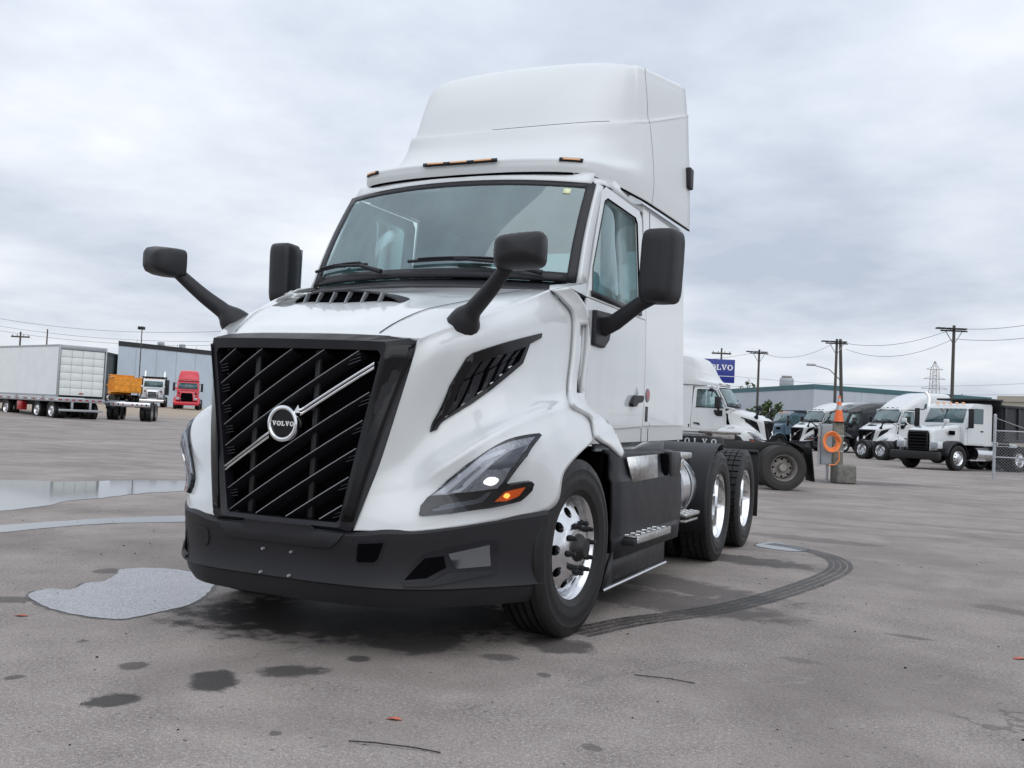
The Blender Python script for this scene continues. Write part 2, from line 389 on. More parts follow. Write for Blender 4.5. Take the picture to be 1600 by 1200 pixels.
def seam(pts,mat_='black_void',w=.0035,off=.004,name='seam',par=None):
    """thin shut line lying on the skin"""
    mb=MB(); L=[]; 
    for k in range(41): L.append(spl(pts,k/40))
    for k,p in enumerate(L):
        a=Vector(L[max(k-1,0)]); b=Vector(L[min(k+1,40)]); c=hsurf(p); n=hnorm(p); d=(hsurf(b)-hsurf(a)).normalized(); s=n.cross(d).normalized()*w
        mb.v+=[tuple(c+s+n*off),tuple(c-s+n*off)]
    mb.f=[(2*k,2*k+1,2*k+3,2*k+2) for k in range(40)]
    return mb.build(name,mat_,par or hood,fix=False)
pair(seam([(0.0272,0.1533),(0.1996,0.1540),(0.4012,0.1536),(0.6018,0.1533),(0.8006,0.1537),(0.9816,0.1563)]))
# side vent
vf=keep(hpatch(VENT_OUT,.012,.03,hole=VENT_IN).build('side_vent','gloss_black',truck))
vb=hpatch(densify(VENT_IN),-.03,.0).build('vent_backing','black_void',vf)
sl=[]
for (b0,b1),(t0,t1) in [(((0.3656,0.5561),(0.4148,0.5533)),((0.4219,0.5143),(0.4735,0.5147))),(((0.4357,0.5535),(0.5012,0.5511)),((0.4948,0.5136),(0.5480,0.5134))),(((0.5293,0.5525),(0.5643,0.5456)),((0.5763,0.5157),(0.6197,0.5133))),(((0.5951,0.5413),(0.6264,0.5368)),((0.6401,0.5146),(0.6724,0.5115))),(((0.6521,0.5327),(0.6835,0.5260)),((0.6894,0.5133),(0.7179,0.5107)))]:
    sl.append(hpatch([b0,b1,t1,t0],-.006,.02).build('vent_slat','mid_plastic',vf))
for (b0,b1),(t0,t1) in [(((0.4207,0.5117),(0.4728,0.5129)),((0.4757,0.4965),(0.5275,0.4984))),(((0.4943,0.5118),(0.5476,0.5116)),((0.5453,0.4985),(0.5938,0.4991))),(((0.5756,0.5129),(0.6194,0.5114)),((0.6141,0.5003),(0.6566,0.5001))),(((0.6396,0.5126),(0.6722,0.5106)),((0.6729,0.5008),(0.7079,0.5006))),(((0.6888,0.5114),(0.7175,0.5097)),((0.7179,0.5016),(0.7462,0.5007)))]:
    sl.append(hpatch([b0,b1,t1,t0],-.006,.02).build('vent_slat','mid_plastic',vf))
pair(vf,vb,*sl)
# headlights
HL=[(0.2150,0.9221),(0.2266,0.8991),(0.2605,0.8812),(0.3609,0.8590),(0.4559,0.8488),(0.5370,0.8505),(0.6275,0.8593),(0.7442,0.8848),(0.7501,0.8940),(0.6593,0.9206),(0.5389,0.9367),(0.5387,0.9423),(0.6082,0.9540),(0.6086,0.9587),(0.5859,0.9638),(0.5267,0.9694),(0.4353,0.9644),(0.3118,0.9475),(0.2218,0.9292)]
hl=keep(hpatch(HL,.011,.04,.011).build('headlight','gloss_black',truck))
k1=hpatch([(0.2798,0.8781),(0.3821,0.8627),(0.4738,0.8564),(0.5532,0.8564),(0.6285,0.8695),(0.7305,0.8889),(0.6734,0.9091),(0.5342,0.9337),(0.4991,0.9369),(0.3774,0.9012),(0.3339,0.8922)],.0145,.004,.011).build('reflector_panel','lamp_silver',hl)
k2=hpatch([(0.2965,0.8777),(0.4136,0.8630),(0.5124,0.8591),(0.6111,0.8865),(0.5880,0.8906),(0.5159,0.8754),(0.4155,0.8768),(0.3270,0.8881)],.0175,.004,.011).build('daylight_strip','lamp_light',hl)
k3=hpatch([(0.3503,0.8924),(0.4641,0.8821),(0.5552,0.8906),(0.5262,0.8949),(0.4444,0.8949),(0.3780,0.9005)],.0175,.004,.011).build('daylight_strip','lamp_light',hl)
k4=hpatch([(0.5095,0.8957),(0.6194,0.8941),(0.6888,0.9013),(0.5970,0.9247),(0.5508,0.9135)],.0175,.004,.011).build('lamp_housing','lamp_grey',hl)
k5=hpatch([(0.4028,0.9060),(0.4923,0.8998),(0.5706,0.9243),(0.5043,0.9359),(0.4869,0.9323)],.0175,.004,.011).build('beam_reflector','lamp_silver',hl)
k6=hpatch(smooth_poly([(0.4739,0.9119),(0.4954,0.9099),(0.5156,0.9159),(0.5262,0.9252),(0.5081,0.9283),(0.4872,0.9246)],3),.0195,.004,.008).build('low_beam','lamp_lit',hl)
k7=hpatch([(0.4617,0.9552),(0.5099,0.9480),(0.5766,0.9571),(0.5348,0.9629),(0.4932,0.9624)],.0175,.004,.011).build('turn_signal','amber',hl)
k8=hpatch(smooth_poly([(0.4964,0.9529),(0.5109,0.9504),(0.5178,0.9549),(0.5017,0.9585)],3),.0195,.003,.008).build('turn_bulb','amber_bulb',hl)
k9=hpatch([(0.2578,0.9133),(0.3231,0.9151),(0.4202,0.9350),(0.4635,0.9327),(0.4745,0.9370),(0.4263,0.9463),(0.3317,0.9333),(0.2633,0.9241)],.0155,.004,.011).build('lower_lens_strip','lamp_grey',hl)
kA=hpatch(HL,.026,.017,.011).build('lens','lens_clear',hl)
pair(hl,k1,k2,k3,k4,k5,k6,k7,k8,k9,kA)
# bonnet scoop
sy=lambda x:-.80+.06*(abs(x)/.36)**2
sc=MB()
prof=[(-.36,.0),(-.30,.045),(-.15,.058),(0,.062),(.15,.058),(.30,.045),(.36,.0)]
N_=24
top=[];bot=[];rear=[]
for k in range(N_+1):
    x=-.36+.72*k/N_; e=max(0,1-(abs(x)/.36)**3)**.6; base=1.862-.015*(x/.36)**2
    y=-.79+.05*(x/.36)**2
    bot.append((x,y-.012,base-.022)); top.append((x*1.0,y+.045,base+.048*e+.008)); rear.append((x*1.12,y+.16,base+.052*e+.018))
mouth=MB().grid([bot,[(a[0],a[1]+.02,a[2]+.006) for a in bot],[(a[0],a[1]-.004,a[2]-.004) for a in top],top]).build('hood_scoop','black_void',truck)
keep(mouth)
MB().grid([[(a[0],a[1]-.03,a[2]-.005) for a in top],[(a[0],a[1]-.026,a[2]+.006) for a in top],rear,[(a[0],a[1]+.02,a[2]-.03) for a in rear]]).build('scoop_lid','mid_plastic',mouth)
for k in range(6):
    x=-.25+.1*k; MB().box((x-.004,-.800,1.845),(x+.004,-.765,1.908)).xf(lambda v:Vector((v.x+(v.z-1.86)*.5,v.y+.05*(v.x/.36)**2,v.z))).build('scoop_fin','galv',mouth)
# ---- grille
def gy(x,z): return -1.203+.20*x*x+.012*(z-1.15)+(.03 if z>1.5 else 0)*0
GI=[(-.527,1.556),(.527,1.556),(.354,.677),(-.354,.677)]      # opening
def gw(z): return .354+(.527-.354)*(z-.677)/(1.556-.677)
gf=MB()
def ringp(t,k):
    """frame section k (0 inner .. 3 outer) at corner-parameter t along the outline"""
    pass
inn=[];out=[];mid=[];back=[]
def path(P,n=10):
    r=[]
    for a,b in zip(P,P[1:]+P[:1]):
        for k in range(n): r.append((a[0]+(b[0]-a[0])*k/n,a[1]+(b[1]-a[1])*k/n))
    return r
oi=path([(-.510,1.556),(.510,1.556),(.527,1.53),(.356,.69),(.34,.677),(-.34,.677),(-.356,.69),(-.527,1.53)])
om=path([(-.555,1.61),(.545,1.60),(.560,1.57),(.378,.664),(.36,.655),(-.36,.655),(-.378,.664),(-.560,1.57)])
oo=path([(-.635,1.638),(.635,1.638),(.660,1.615),(.447,.662),(.43,.640),(-.43,.640),(-.447,.662),(-.660,1.615)])
def yo(x,z):
    t=(z-.66)/(1.63-.66); return -1.20+ t*.05*(abs(x)/.66)**2+ .145*t*(abs(x)/.66)**4+.035*t
rings=[[(x,gy(x,z)+.05,z) for x,z in oi],[(x,gy(x,z)-.016,z) for x,z in oi],[(x,min(gy(x,z),yo(x,z))-.022,z) for x,z in om],[(x,yo(x,z)-.004,z) for x,z in oo],[(x,yo(x,z)+.07,z) for x,z in oo]]
gf.grid([r+r[:1] for r in rings])
grille=keep(gf.build('grille','mid_plastic',truck,angle=35))
for s in (1,-1):   # gloss black flank of the surround
    q=[(.600,1.565),(.652,1.605),(.446,.675),(.412,.675),(.50,1.15)]
    fl=MB(); Gq=[]
    for k in range(13):
        t=k/12; a=spl([(.388,.69),(.470,1.15),(.562,1.575)],t); b=spl([(.443,.69),(.548,1.15),(.652,1.600)],t)
        Gq.append([(s*(a[0]+(b[0]-a[0])*m/4),min(yo(a[0]+(b[0]-a[0])*m/4,a[1]),gy(a[0],a[1])+.03*m)-.034+.005*m,a[1]+(b[1]-a[1])*m/4) for m in range(5)])
    fl.grid(Gq).build('flank_panel','gloss_black',grille,solid=.004,off=0)
keep(MB().grid([[(-.55+.11*i,-1.10+.1*(abs(-.55+.11*i)/.55)**2,.63+.95*j/6) for i in range(11)] for j in range(7)]).build('radiator_screen','black_void',grille))
for x in (-.235,.15): MB().bbox((x-.016,-1.165,.68),(x+.016,-1.135,1.555),.006).build('upright','frame_black',grille)
slope=.585/.915*1.0
def clipseg(z0):
    """slat line z=z0+slope*x clipped to the opening"""
    xs=[]
    n=200
    for k in range(n+1):
        x=-.53+1.06*k/n; z=z0+slope*x
        if .682<z<1.552 and abs(x)<gw(z)-.004: xs.append(x)
    return (min(xs),max(xs)) if len(xs)>6 else None
for k in range(-6,8):
    z0=1.162+.1265*k
    cs=clipseg(z0)
    if not cs or k==0: continue
    a,b=cs; mb=MB(); n=8; sec=[(-.000,.0),(-.012,-.004),(-.012,.004),]
    rows=[]
    for j in range(n+1):
        x=a+(b-a)*j/n; z=z0+slope*x; y=gy(x,z)
        hook=0
        rows.append([(x,y+.075,z-.032),(x,y+.004,z-.006),(x,y-.004,z+.0005),(x,y+.0,z+.005),(x,y+.08,z-.012)])
    mb.grid([r+r[:1] for r in rows]); mb.f.append((0,1,2,3,4)); 
    keep(mb.build('slat','slat_black',grille,angle=25))
    edge=MB().tube([(a+(b-a)*j/n,gy(a+(b-a)*j/n,z0)-.009,z0+slope*(a+(b-a)*j/n)+.002) for j in range(n+1)],.0023,6).build('slat_edge','slat_rim',grille)
    # finned ends of each slat
    for end,s in ((a,1),(b,-1)):
        if s==1 and end>-.33: continue
        if s==-1 and end<.33: continue
        for q in range(3):
            L_=.05 if s==1 else .075
            p=[(end+s*(.0+L_*t),gy(end,1.1)+.006+.004*q,z0+slope*end-.012-.016*q+(slope*.55*s*L_*t if s==-1 else .2*L_*t)) for t in (0,.5,1)]
            MB().tube(p,.0022,5).build('slat_fin','slat_fin',grille)
a,b=-.41,.495
for off in (-.011,.011):
    for (p,q) in ((a,-.095),(.095,b)):
        rows=[]
        for j in range(7):
            x=p+(q-p)*j/6; z=1.162+slope*x+off; rows.append([(x,gy(x,z)+.03,z-.008),(x,gy(x,z)-.014,z-.007),(x,gy(x,z)-.018,z),(x,gy(x,z)-.014,z+.007),(x,gy(x,z)+.03,z+.008)])
        keep(MB().grid([r+r[:1] for r in rows]).build('diagonal_bar','chrome',grille,angle=30))
em=MB().lathe([(-.020,.0),(-.020,.072),(-.032,.074),(-.036,.082),(-.032,.094),(-.01,.098),(.03,.098)],48,'y',(0,-1.203,1.162))
emb=keep(em.build('emblem','chrome',grille,angle=35))
MB().lathe([(-.0225,.0),(-.0225,.0735)],40,'y',(0,-1.203,1.162)).build('emblem_face','gloss_black',emb)
letters('VOLVO',.024,.004,lambda s,t:((s,-1.2265,1.162+t),(0,-1,0)),emb)
ar=MB().prism([(.062,1.218),(.105,1.222),(.092,1.262)],-1.232,-1.20,'y').build('emblem_arrow','chrome',emb)
# ---- bumper
BP=[(0,-1.225),(.2,-1.2235),(.444,-1.200),(.60,-1.160),(.735,-1.085),(.86,-.965),(.985,-.79),(1.085,-.64),(1.15,-.52),(1.185,-.435)]
def bplan(t,inset=0):
    if t<=0: return Vector((0,BP[0][1]+inset))
    p=spl(BP,t); q=spl(BP,min(t+.01,1)); r=spl(BP,max(t-.01,0)); d=Vector((q[0]-r[0],q[1]-r[1])).normalized()
    return Vector((p[0],p[1]))+Vector((-d.y,d.x))*inset      # inset > 0 moves inwards
def ztop(t):
    p=spl(BP,t)
    return spl([(0,.645),(.2,.640),(.444,.640),(.60,.662),(.735,.668),(.86,.688),(.985,.715),(1.085,.737),(1.15,.750),(1.185,.760)],t)[1]
zl=lambda t:.375-.01*t
cols=[k/48 for k in range(49)]
secs=[lambda t:(.05,ztop(t)),lambda t:(.012,ztop(t)-.002),lambda t:(-.004,ztop(t)-.022),lambda t:(.0,ztop(t)-.075),lambda t:(.012,.53),lambda t:(.014,.45),lambda t:(.004,zl(t)+.012),lambda t:(.0,zl(t)),lambda t:(.022,zl(t)-.012),lambda t:(.035,.31),lambda t:(.07,.262),lambda t:(.13,.25)]
B=MB()
Bg=[]
for f in secs:
    row=[]
    for t in cols:
        ins,z=f(t); p=bplan(t,ins); row.append((p.x,p.y,z))
    Bg.append(row)
FOG=[(.775,.545),(.83,.565),(1.0,.615),(1.035,.60),(1.035,.43),(.80,.395),(.70,.392),(.685,.41)]
Bw=len(cols)
B.v=[p for r in Bg for p in r]
for j in range(len(secs)-1):
    for i in range(Bw-1): B.f.append((j*Bw+i,j*Bw+i+1,(j+1)*Bw+i+1,(j+1)*Bw+i))
B.mirror()
bumper=keep(B.build('bumper','dark_plastic',truck,solid=.015,angle=35))
def bp3(x,z,off=0):
    """point on the bumper face from lateral position and height"""
    lo,hi=0,1
    for _ in range(30):
        m=(lo+hi)/2
        if spl(BP,m)[0]<x: lo=m
        else: hi=m
    t=(lo+hi)/2; ins=0
    zs=[(f(t)[1],f(t)[0]) for f in secs]
    for (z1,i1),(z0,i0) in zip(zs,zs[1:]):
        if z0<=z<=z1: ins=i0+(i1-i0)*(z-z0)/max(z1-z0,1e-6)
    p=bplan(t,ins-off); return (p.x,p.y,z)
def bpatch(poly,off,depth=.015,step=.035,fn=None):
    poly=densify(poly,.02); vs=[Vector(p) for p in poly]; n=len(vs); ed=[(i,(i+1)%n) for i in range(n)]
    x=min(p[0] for p in poly)+step/2
    while x<max(p[0] for p in poly):
        z=min(p[1] for p in poly)+step/2
        while z<max(p[1] for p in poly):
            if inpoly((x,z),poly): vs.append(Vector((x,z)))
            z+=step
        x+=step
    r=delaunay_2d_cdt(vs,ed,[],0,1e-6); mb=MB()
    S=lambda p,o:(lambda q:(q[0] if p[0]>=0 else -q[0],q[1],q[2]))(bp3(abs(p[0]),p[1],o))
    fo=fn or (lambda p:off)
    for v in r[0]: mb.v.append(S(v,fo(v)))
    for f in r[2]:
        c=sum((r[0][i] for i in f),Vector((0,0)))/len(f)
        if inpoly(c,poly): mb.f.append(tuple(f))
    o=len(mb.v); mb.v+=[S(p,fo(p)) for p in poly]+[S(p,fo(p)-depth) for p in poly]; L=len(poly)
    mb.f+=[(o+i,o+(i+1)%L,o+L+(i+1)%L,o+L+i) for i in range(L)]
    return mb
# raised centre panel, plate bolts, tow covers, fog lamp pockets
keep(bpatch([(-.40,.628),(-.24,.628),(-.205,.655),(.205,.655),(.24,.628),(.40,.628),(.36,.575),(.32,.545),(-.30,.545),(-.35,.575)],.012,.02).build('centre_panel','dark_plastic',bumper,bev=.004))
for x,z in ((-.09,.507),(.09,.507),(-.09,.387),(.09,.387)): MB().lathe([(-.016,0),(-.016,.006),(0,.008)],10,'y',bp3(abs(x),z)[:2] and (x,bp3(abs(x),z)[1],z)).build('plate_bolt','galv',bumper)
bpatch([(-.60,.575),(-.49,.575),(-.48,.565),(-.485,.495),(-.50,.48),(-.565,.485),(-.585,.50)],.007,.012).build('tow_cover','dark_plastic',bumper,bev=.003)
bpatch([(.475,.582),(.60,.595),(.575,.51),(.555,.495),(.475,.488),(.465,.50)],.004,.01).build('tow_opening','black_void',bumper)
bpatch([(.462,.596),(.615,.610),(.585,.502),(.56,.480),(.47,.474),(.452,.49)],.002,.012).build('tow_recess','mid_plastic',bumper)
fa=bpatch(FOG,.003,.004).build('fog_pocket','mid_plastic',bumper)
fb=bpatch([(.70,.400),(.80,.405),(.865,.45),(1.02,.455),(1.02,.435),(.80,.385),(.70,.384)],.012,.012).build('pocket_ledge','mid_plastic',fa)
fc=bpatch([(.865,.545),(1.0,.585),(1.01,.475),(.89,.468)],.006,.005).build('fog_lamp','fog_glass',fa)
fd=bpatch([(.70,.415),(.79,.425),(.86,.475),(.85,.535),(.78,.525)],.0045,.003).build('pocket_hole','black_void',fa)
pair(fa,fb,fc,fd)
# ---- underbody and chassis
ch=MB()
for s in (1,-1): ch.bbox((s*.40-.04,-.75,.72),(s*.40+.04,5.85,1.0),.01)
for y in (.7,2.4,3.2,5.75): ch.box((-.39,y-.05,.76),(.39,y+.05,.97))
chassis=keep(ch.build('chassis','frame_black',truck))
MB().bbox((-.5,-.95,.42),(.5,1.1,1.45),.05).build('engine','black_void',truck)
MB().bbox((-.85,-.98,.34),(.85,-.62,.60),.05).build('air_dam','black_void',truck)  # black box added behind the bumper to block light under the nose
MB().bbox((-.80,-.6,.36),(.80,.62,.52),.05).build('oil_pan','black_void',truck)  # black slab added between the front wheels to darken the ground below
MB().bbox((-.62,.6,.34),(.62,3.1,.70),.05).build('gearbox_cover','black_void',truck)  # black box added under the cab to keep light off the ground
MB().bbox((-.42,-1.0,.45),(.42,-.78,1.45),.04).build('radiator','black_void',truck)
for s in (1,-1):
    w=MB(); rows=[]
    for k in range(25):
        t=R(-10+205*k/24); rows.append([(s*x,-.0-.565*math.cos(t),.55+.575*math.sin(t)) for x in (.62,1.08)])
    w.grid(rows); w.box((s*.60,-.62,.2),(s*.62,.62,1.2))
    w.build('wheel_liner','black_void',truck)
def axle(y): return MB().tube([(-.95,y,.51),(-.3,y,.51),(-.16,y,.55),(.16,y,.55),(.3,y,.51),(.95,y,.51)],[.07,.09,.2,.2,.09,.07],12).build('axle','frame_black',truck)
for y in (0,3.844,5.164): axle(y)
# ---- wheels
def tyre_mesh(Rr,half,lug,n=60,rin=.288):
    prof=[(half*.70,rin),(half*.86,rin+.022),(half*.93,rin+.045),(half*.95,rin+.048),(half*.99,rin+.085),(half*1.015,rin+.105),(half*1.015,rin+.112),(half*1.0,rin+.125),(half*.985,rin+.16),(half*.995,rin+.165),(half*.955,Rr-.042),(half*.90,Rr-.018),(half*.80,Rr-.004)]
    if not lug:
        tr=[]
        xs=[.80,.56,.54,.46,.44,.22,.20,.12,.10,.0]; hs=[0,0,.014,.014,0,0,.014,.014,0,0]
        tr=[(half*a,Rr-b) for a,b in zip(xs,hs)][1:]
        full=prof+tr+[(-a,r) for a,r in reversed(tr)]+[(-a,r) for a,r in reversed(prof)]
        return MB().lathe(full,72)
    mb=MB(); half_t=[.80,.44,.42,.07,.05]; m=0; nb=42; rows=[]
    for k in range(nb*3):
        th=2*math.pi*(k//3+(0,.78,.80)[k%3])/nb; gr=(k%3==2); rows_=[]
        thb=2*math.pi*(k//3+(0,.78,.79)[k%3])/nb
        P_=[(a,r) for a,r in prof[:-1]]
        ts=[(.80,0),(.46,0),(.44,.018),(.40,.018),(.38,0),(.03,0),(.015,.018),(-.015,.018),(-.03,0),(-.38,0),(-.40,.018),(-.44,.018),(-.46,0),(-.80,0)]
        L=[(a,r) for a,r in P_]+[(half*a,Rr-(.018 if gr else b)) for a,b in ts]+[(-a,r) for a,r in reversed(P_)]
        rows.append([(a,r*math.cos(th),r*math.sin(th)) for a,r in L])
    rows2=[]
    for k,rw in enumerate(rows): rows2.append(rw)
    mb.grid(rows2+rows2[:1]); return mb
def disc_holes(xr,r0,r1,rh,nh,depth=.03,k=16):
    """wheel disc with round hand holes; xr gives axial position at a radius"""
    mb=MB(); rc=(r0+r1)/2
    for h_ in range(nh):
        c=2*math.pi*h_/nh; dt=math.pi/nh; outer=[]; hole=[]
        for i in range(k):
            s=i/k*4; e=int(s); f=s-e
            q={0:(1,-1+2*f),1:(1-2*f,1),2:(-1,1-2*f),3:(-1+2*f,-1)}[e]
            r=rc+q[0]*(r1-r0)/2; t=c+q[1]*dt; outer.append((r,t))
            a=math.atan2(q[1]*dt*rc,q[0]*(r1-r0)/2); a=math.atan2(q[1],q[0]); hr=rc+rh*math.cos(a); ht=c+rh*math.sin(a)/rc; hole.append((hr,ht))
        P3=lambda r,t,dx=0:(xr(r)+dx,r*math.cos(t),r*math.sin(t))
        o=len(mb.v); mb.v+=[P3(*p) for p in outer]+[P3(*p) for p in hole]+[P3(*p,-depth) for p in hole]
        for i in range(k):
            j=(i+1)%k; mb.f+=[(o+i,o+j,o+k+j,o+k+i),(o+k+i,o+k+j,o+2*k+j,o+2*k+i)]
    return mb
def wheel(name,cx,cy,front,side,lug,dual=False):
    w=empty(name); w.parent=truck; w.location=(side*cx,cy,.515); w.rotation_euler=(0,0,0 if side>0 else math.pi)
    ty=tyre_mesh(.515,.147,lug).build('tyre','rubber',w,angle=30)
    if dual: tyre_mesh(.515,.147,lug).xf(lambda v:v+Vector((-.34,0,0))).build('tyre','rubber',w,angle=30)
    if front:
        xr=lambda r:.05+.085*max(0,min(1,(.285-r)/.13))**.8
        d=disc_holes(xr,.165,.262,.030,10)
        d.lathe([(.112,.306),(.120,.300),(.112,.290),(.085,.280),(.055,.268),(xr(.262),.262)],60)
        d.lathe([(xr(.165),.165),(.142,.150),(.146,.12),(.147,.0)],60)
        rim=d.build('rim','aluminium',w,angle=50)
        MB().lathe([(.0,.27),(.0,.0)],40).build('brake_drum','black_void',w)
        hub=MB().lathe([(.14,.085),(.165,.075),(.185,.055),(.20,.05),(.203,.0)],28).build('hub','frame_black',w)
        for k in range(10):
            t=2*math.pi*k/10+.15; c=(0,.1427*math.cos(t),.1427*math.sin(t))
            MB().lathe([(.144,.019),(.160,.019),(.163,.014),(.193,.0125),(.197,.008),(.197,0)],10,c=c).build('lug_cover','dark_plastic',rim)
    else:
        xr=lambda r:-.085+.03*(r-.15)/.1
        d=disc_holes(xr,.165,.25,.028,10)
        d.lathe([(.118,.306),(.126,.300),(.118,.290),(.095,.281),(.03,.272),(-.05,.266),(-.075,.262),(xr(.25),.25)],60)
        d.lathe([(xr(.165),.165),(-.09,.15),(-.09,0)],48)
        rim=d.build('rim','chrome',w,angle=50)
        MB().lathe([(-.09,.115),(.02,.105),(.04,.09),(.045,0)],28).build('hub','aluminium',w)
        for k in range(10):
            t=2*math.pi*k/10; MB().lathe([(-.09,.02),(-.05,.018),(-.05,0)],8,c=(0,.1427*math.cos(t),.1427*math.sin(t))).build('lug_nut','chrome',rim)
        MB().lathe([(-.14,.27),(-.14,.0)],40).build('brake_drum','black_void',w)
    return w
wl=[wheel('front_wheel',1.063,0,True,1,False),wheel('front_wheel',1.063,0,True,-1,False)]
for w_ in wl: w_.rotation_euler.z-=R(3.5)
for y in (3.844,5.164):
    for s in (1,-1): wl.append(wheel('drive_wheel',1.075,y,False,s,True,True))
# ---- cab
def sx(z): return 1.05-.0*max(0,1.5-z)-max(0,z-2.03)*.072
def panel(poly,name,m,par,holes=[],off=0,solid=.02,xf=None,bev=0):
    loops=[[Vector((p[0],p[1],0)) for p in poly]]+[[Vector((p[0],p[1],0)) for p in h_] for h_ in holes]
    tr=tessellate_polygon(loops); allp=[p for l in loops for p in l]
    mb=MB(); mb.v=[((xf or sx)(p.y)+off,p.x,p.y) for p in allp]; mb.f=[tuple(t) for t in tr]
    return mb.build(name,m,par,solid=solid,bev=bev)
cab=keep(MB().box((-1.0,.42,1.16),(1.0,2.98,1.2)).box((-.98,2.96,1.2),(-.88,2.985,2.9)).box((.88,2.96,1.2),(.98,2.985,2.9)).box((-.88,2.96,1.2),(.88,2.985,2.05)).box((-.88,2.96,2.80),(.88,2.985,2.9)).box((-.93,1.05,2.9),(.93,2.985,2.94)).build('cab','white_paint',truck,smooth=False))
MB().box((-.90,.86,2.85),(.90,2.95,2.88)).box((-.95,.45,1.2),(.95,2.95,1.23)).box((-.95,2.90,1.23),(-.89,2.95,2.85)).box((.89,2.90,1.23),(.95,2.95,2.85)).box((-.89,2.90,1.23),(.89,2.95,2.05)).build('cab_lining','interior',cab,smooth=False)
DL=[(.40,2.03),(.372,1.88),(.345,1.70),(.335,1.52),(.36,1.40),(.42,1.31),(.55,1.25),(.80,1.215),(1.10,1.205),(1.735,1.228),(1.745,1.6),(1.715,2.03)]
door=keep(panel(DL,'door','white_paint',truck,bev=.006))
WIN=[(0.985,0.794,2.695),(1.000,1.485,2.723),(1.050,1.465,2.178),(1.050,0.461,2.030),(1.035,0.485,2.256)]
win=[(p[1],p[2]) for p in WIN]
win=[(.50,2.075),(.52,2.24),(.80,2.735),(.86,2.765),(1.50,2.77),(1.545,2.735),(1.555,2.12),(1.53,2.075)]
DF=[(.39,2.034),(.44,2.14),(.76,2.80),(.84,2.845),(1.62,2.85),(1.675,2.80),(1.712,2.034)]
k1=panel(DF,'window_frame','white_paint',door,[win],bev=.004)
k2=panel(win,'side_window','glass_side',door,[],off=-.014,solid=.004)
k3=panel([(.47,2.05),(1.57,2.05),(1.57,2.085),(.47,2.085)],'window_sill','dark_plastic',door,off=.012,solid=.02)
wr=panel([(p[0]+(p[0]-1.03)*.012,p[1]+(p[1]-2.42)*.016) for p in win],'window_seal','black_void',door,[win],off=.004,solid=.012)
dh=panel([(1.36,1.395),(1.40,1.43),(1.44,1.455),(1.62,1.462),(1.64,1.44),(1.60,1.41),(1.50,1.40),(1.46,1.375),(1.38,1.37)],'door_handle','dark_plastic',door,off=.035,solid=.03,bev=.004)
dc=panel([(1.42,1.44),(1.50,1.47),(1.55,1.52),(1.58,1.47)],'handle_cup','galv',door,off=.003,solid=.004)
pd=pair(door,k1,k2,k3,wr,dh,dc)
SP=[(1.752,1.235),(2.98,1.25),(2.98,2.97),(1.72,2.93),(1.722,2.03),(1.755,1.6)]
sp=keep(panel(SP,'side_panel','white_paint',truck,bev=.005))
ga=panel([(1.925,1.235),(1.932,1.235),(1.902,2.9),(1.895,2.9)],'panel_gap','black_void',sp,off=.001,solid=.002)
gb=MB().lathe([(0,0),(.006,.0),(.006,.05),(0,.055)],24,'x',(1.05,1.83,1.47)).build('round_badge','lamp_grey',sp)
gc=MB().lathe([(.007,0),(.008,.035),(.006,.036)],20,'x',(1.05,1.83,1.475)).build('badge_centre','red_lens',sp)
gd=panel([(1.795,1.27),(1.845,1.27),(1.845,1.385),(1.795,1.385)],'side_marker','mid_plastic',sp,off=.006,solid=.008,bev=.003)
pair(sp,ga,gb,gc,gd)
rr=keep(panel([(.98,2.853),(1.72,2.855),(1.72,2.935),(1.02,2.93)],'roof_rail','white_paint',truck,off=-.004)); pair(rr)
sl_=keep(panel([(.62,1.10),(3.02,1.13),(3.02,1.262),(1.74,1.245),(1.1,1.222),(.80,1.232),(.62,1.262)],'sill','white_paint',truck,off=-.012,solid=.05,bev=.006))
g1=panel([(1.74,1.12),(1.748,1.12),(1.748,1.22),(1.74,1.22)],'panel_gap','black_void',sl_,off=-.010,solid=.003)
g2=panel([(1.92,1.12),(1.928,1.12),(1.928,1.22),(1.92,1.22)],'panel_gap','black_void',sl_,off=-.010,solid=.003)
pair(sl_,g1,g2)
us=keep(panel([(1.15,.98),(2.95,1.0),(2.95,1.13),(1.15,1.10)],'under_sill','white_paint',truck,off=-.16,solid=.03)); pair(us)
# cowl strip between hood and door, with a recessed slot, ending in the tail of the wheel arch
HC=[(0.955,-0.001,2.022),(0.990,0.095,1.969),(1.020,0.201,1.889),(1.035,0.187,1.687),(1.055,0.099,1.448),(1.118,0.002,1.328),(1.150,0.246,1.263),(1.210,0.196,1.145),(1.205,0.447,1.093),(1.195,0.708,1.028)]
DC=[(1.020,0.113,2.061),(1.035,0.233,2.019),(1.046,0.366,1.924),(1.049,0.408,1.726),(1.049,0.360,1.461),(1.050,0.408,1.346),(1.090,0.496,1.286),(1.140,0.596,1.232),(1.170,0.687,1.148),(1.185,0.790,1.047)]
mb=MB(); gg=[]
for k in range(73):
    a=Vector(spl(HC,k/72)); b=Vector(spl(DC,k/72)); gg.append([tuple(a+(b-a)*m/8+Vector((.004*math.sin(math.pi*m/8)*(k>40),0,0))) for m in range(9)])
mb.v=[p for r in gg for p in r]
for k in range(72):
    for m in range(8):
        if 19<=k<34 and 3<=m<7: continue
        mb.f.append((k*9+m,k*9+m+1,k*9+m+10,k*9+m+9))
cs=keep(mb.build('cowl_side','white_paint',truck,solid=.03,angle=30))
s2=MB().grid([[tuple(Vector(gg[k][m])+Vector((-.032,0,0))) for m in (3,5,7)] for k in range(18,36)]).build('slot_panel','white_paint',cs)
pair(cs,s2)
keep(MB().box((-.88,2.965,2.05),(.88,2.972,2.80)).build('rear_window','glass_side',cab,smooth=False))
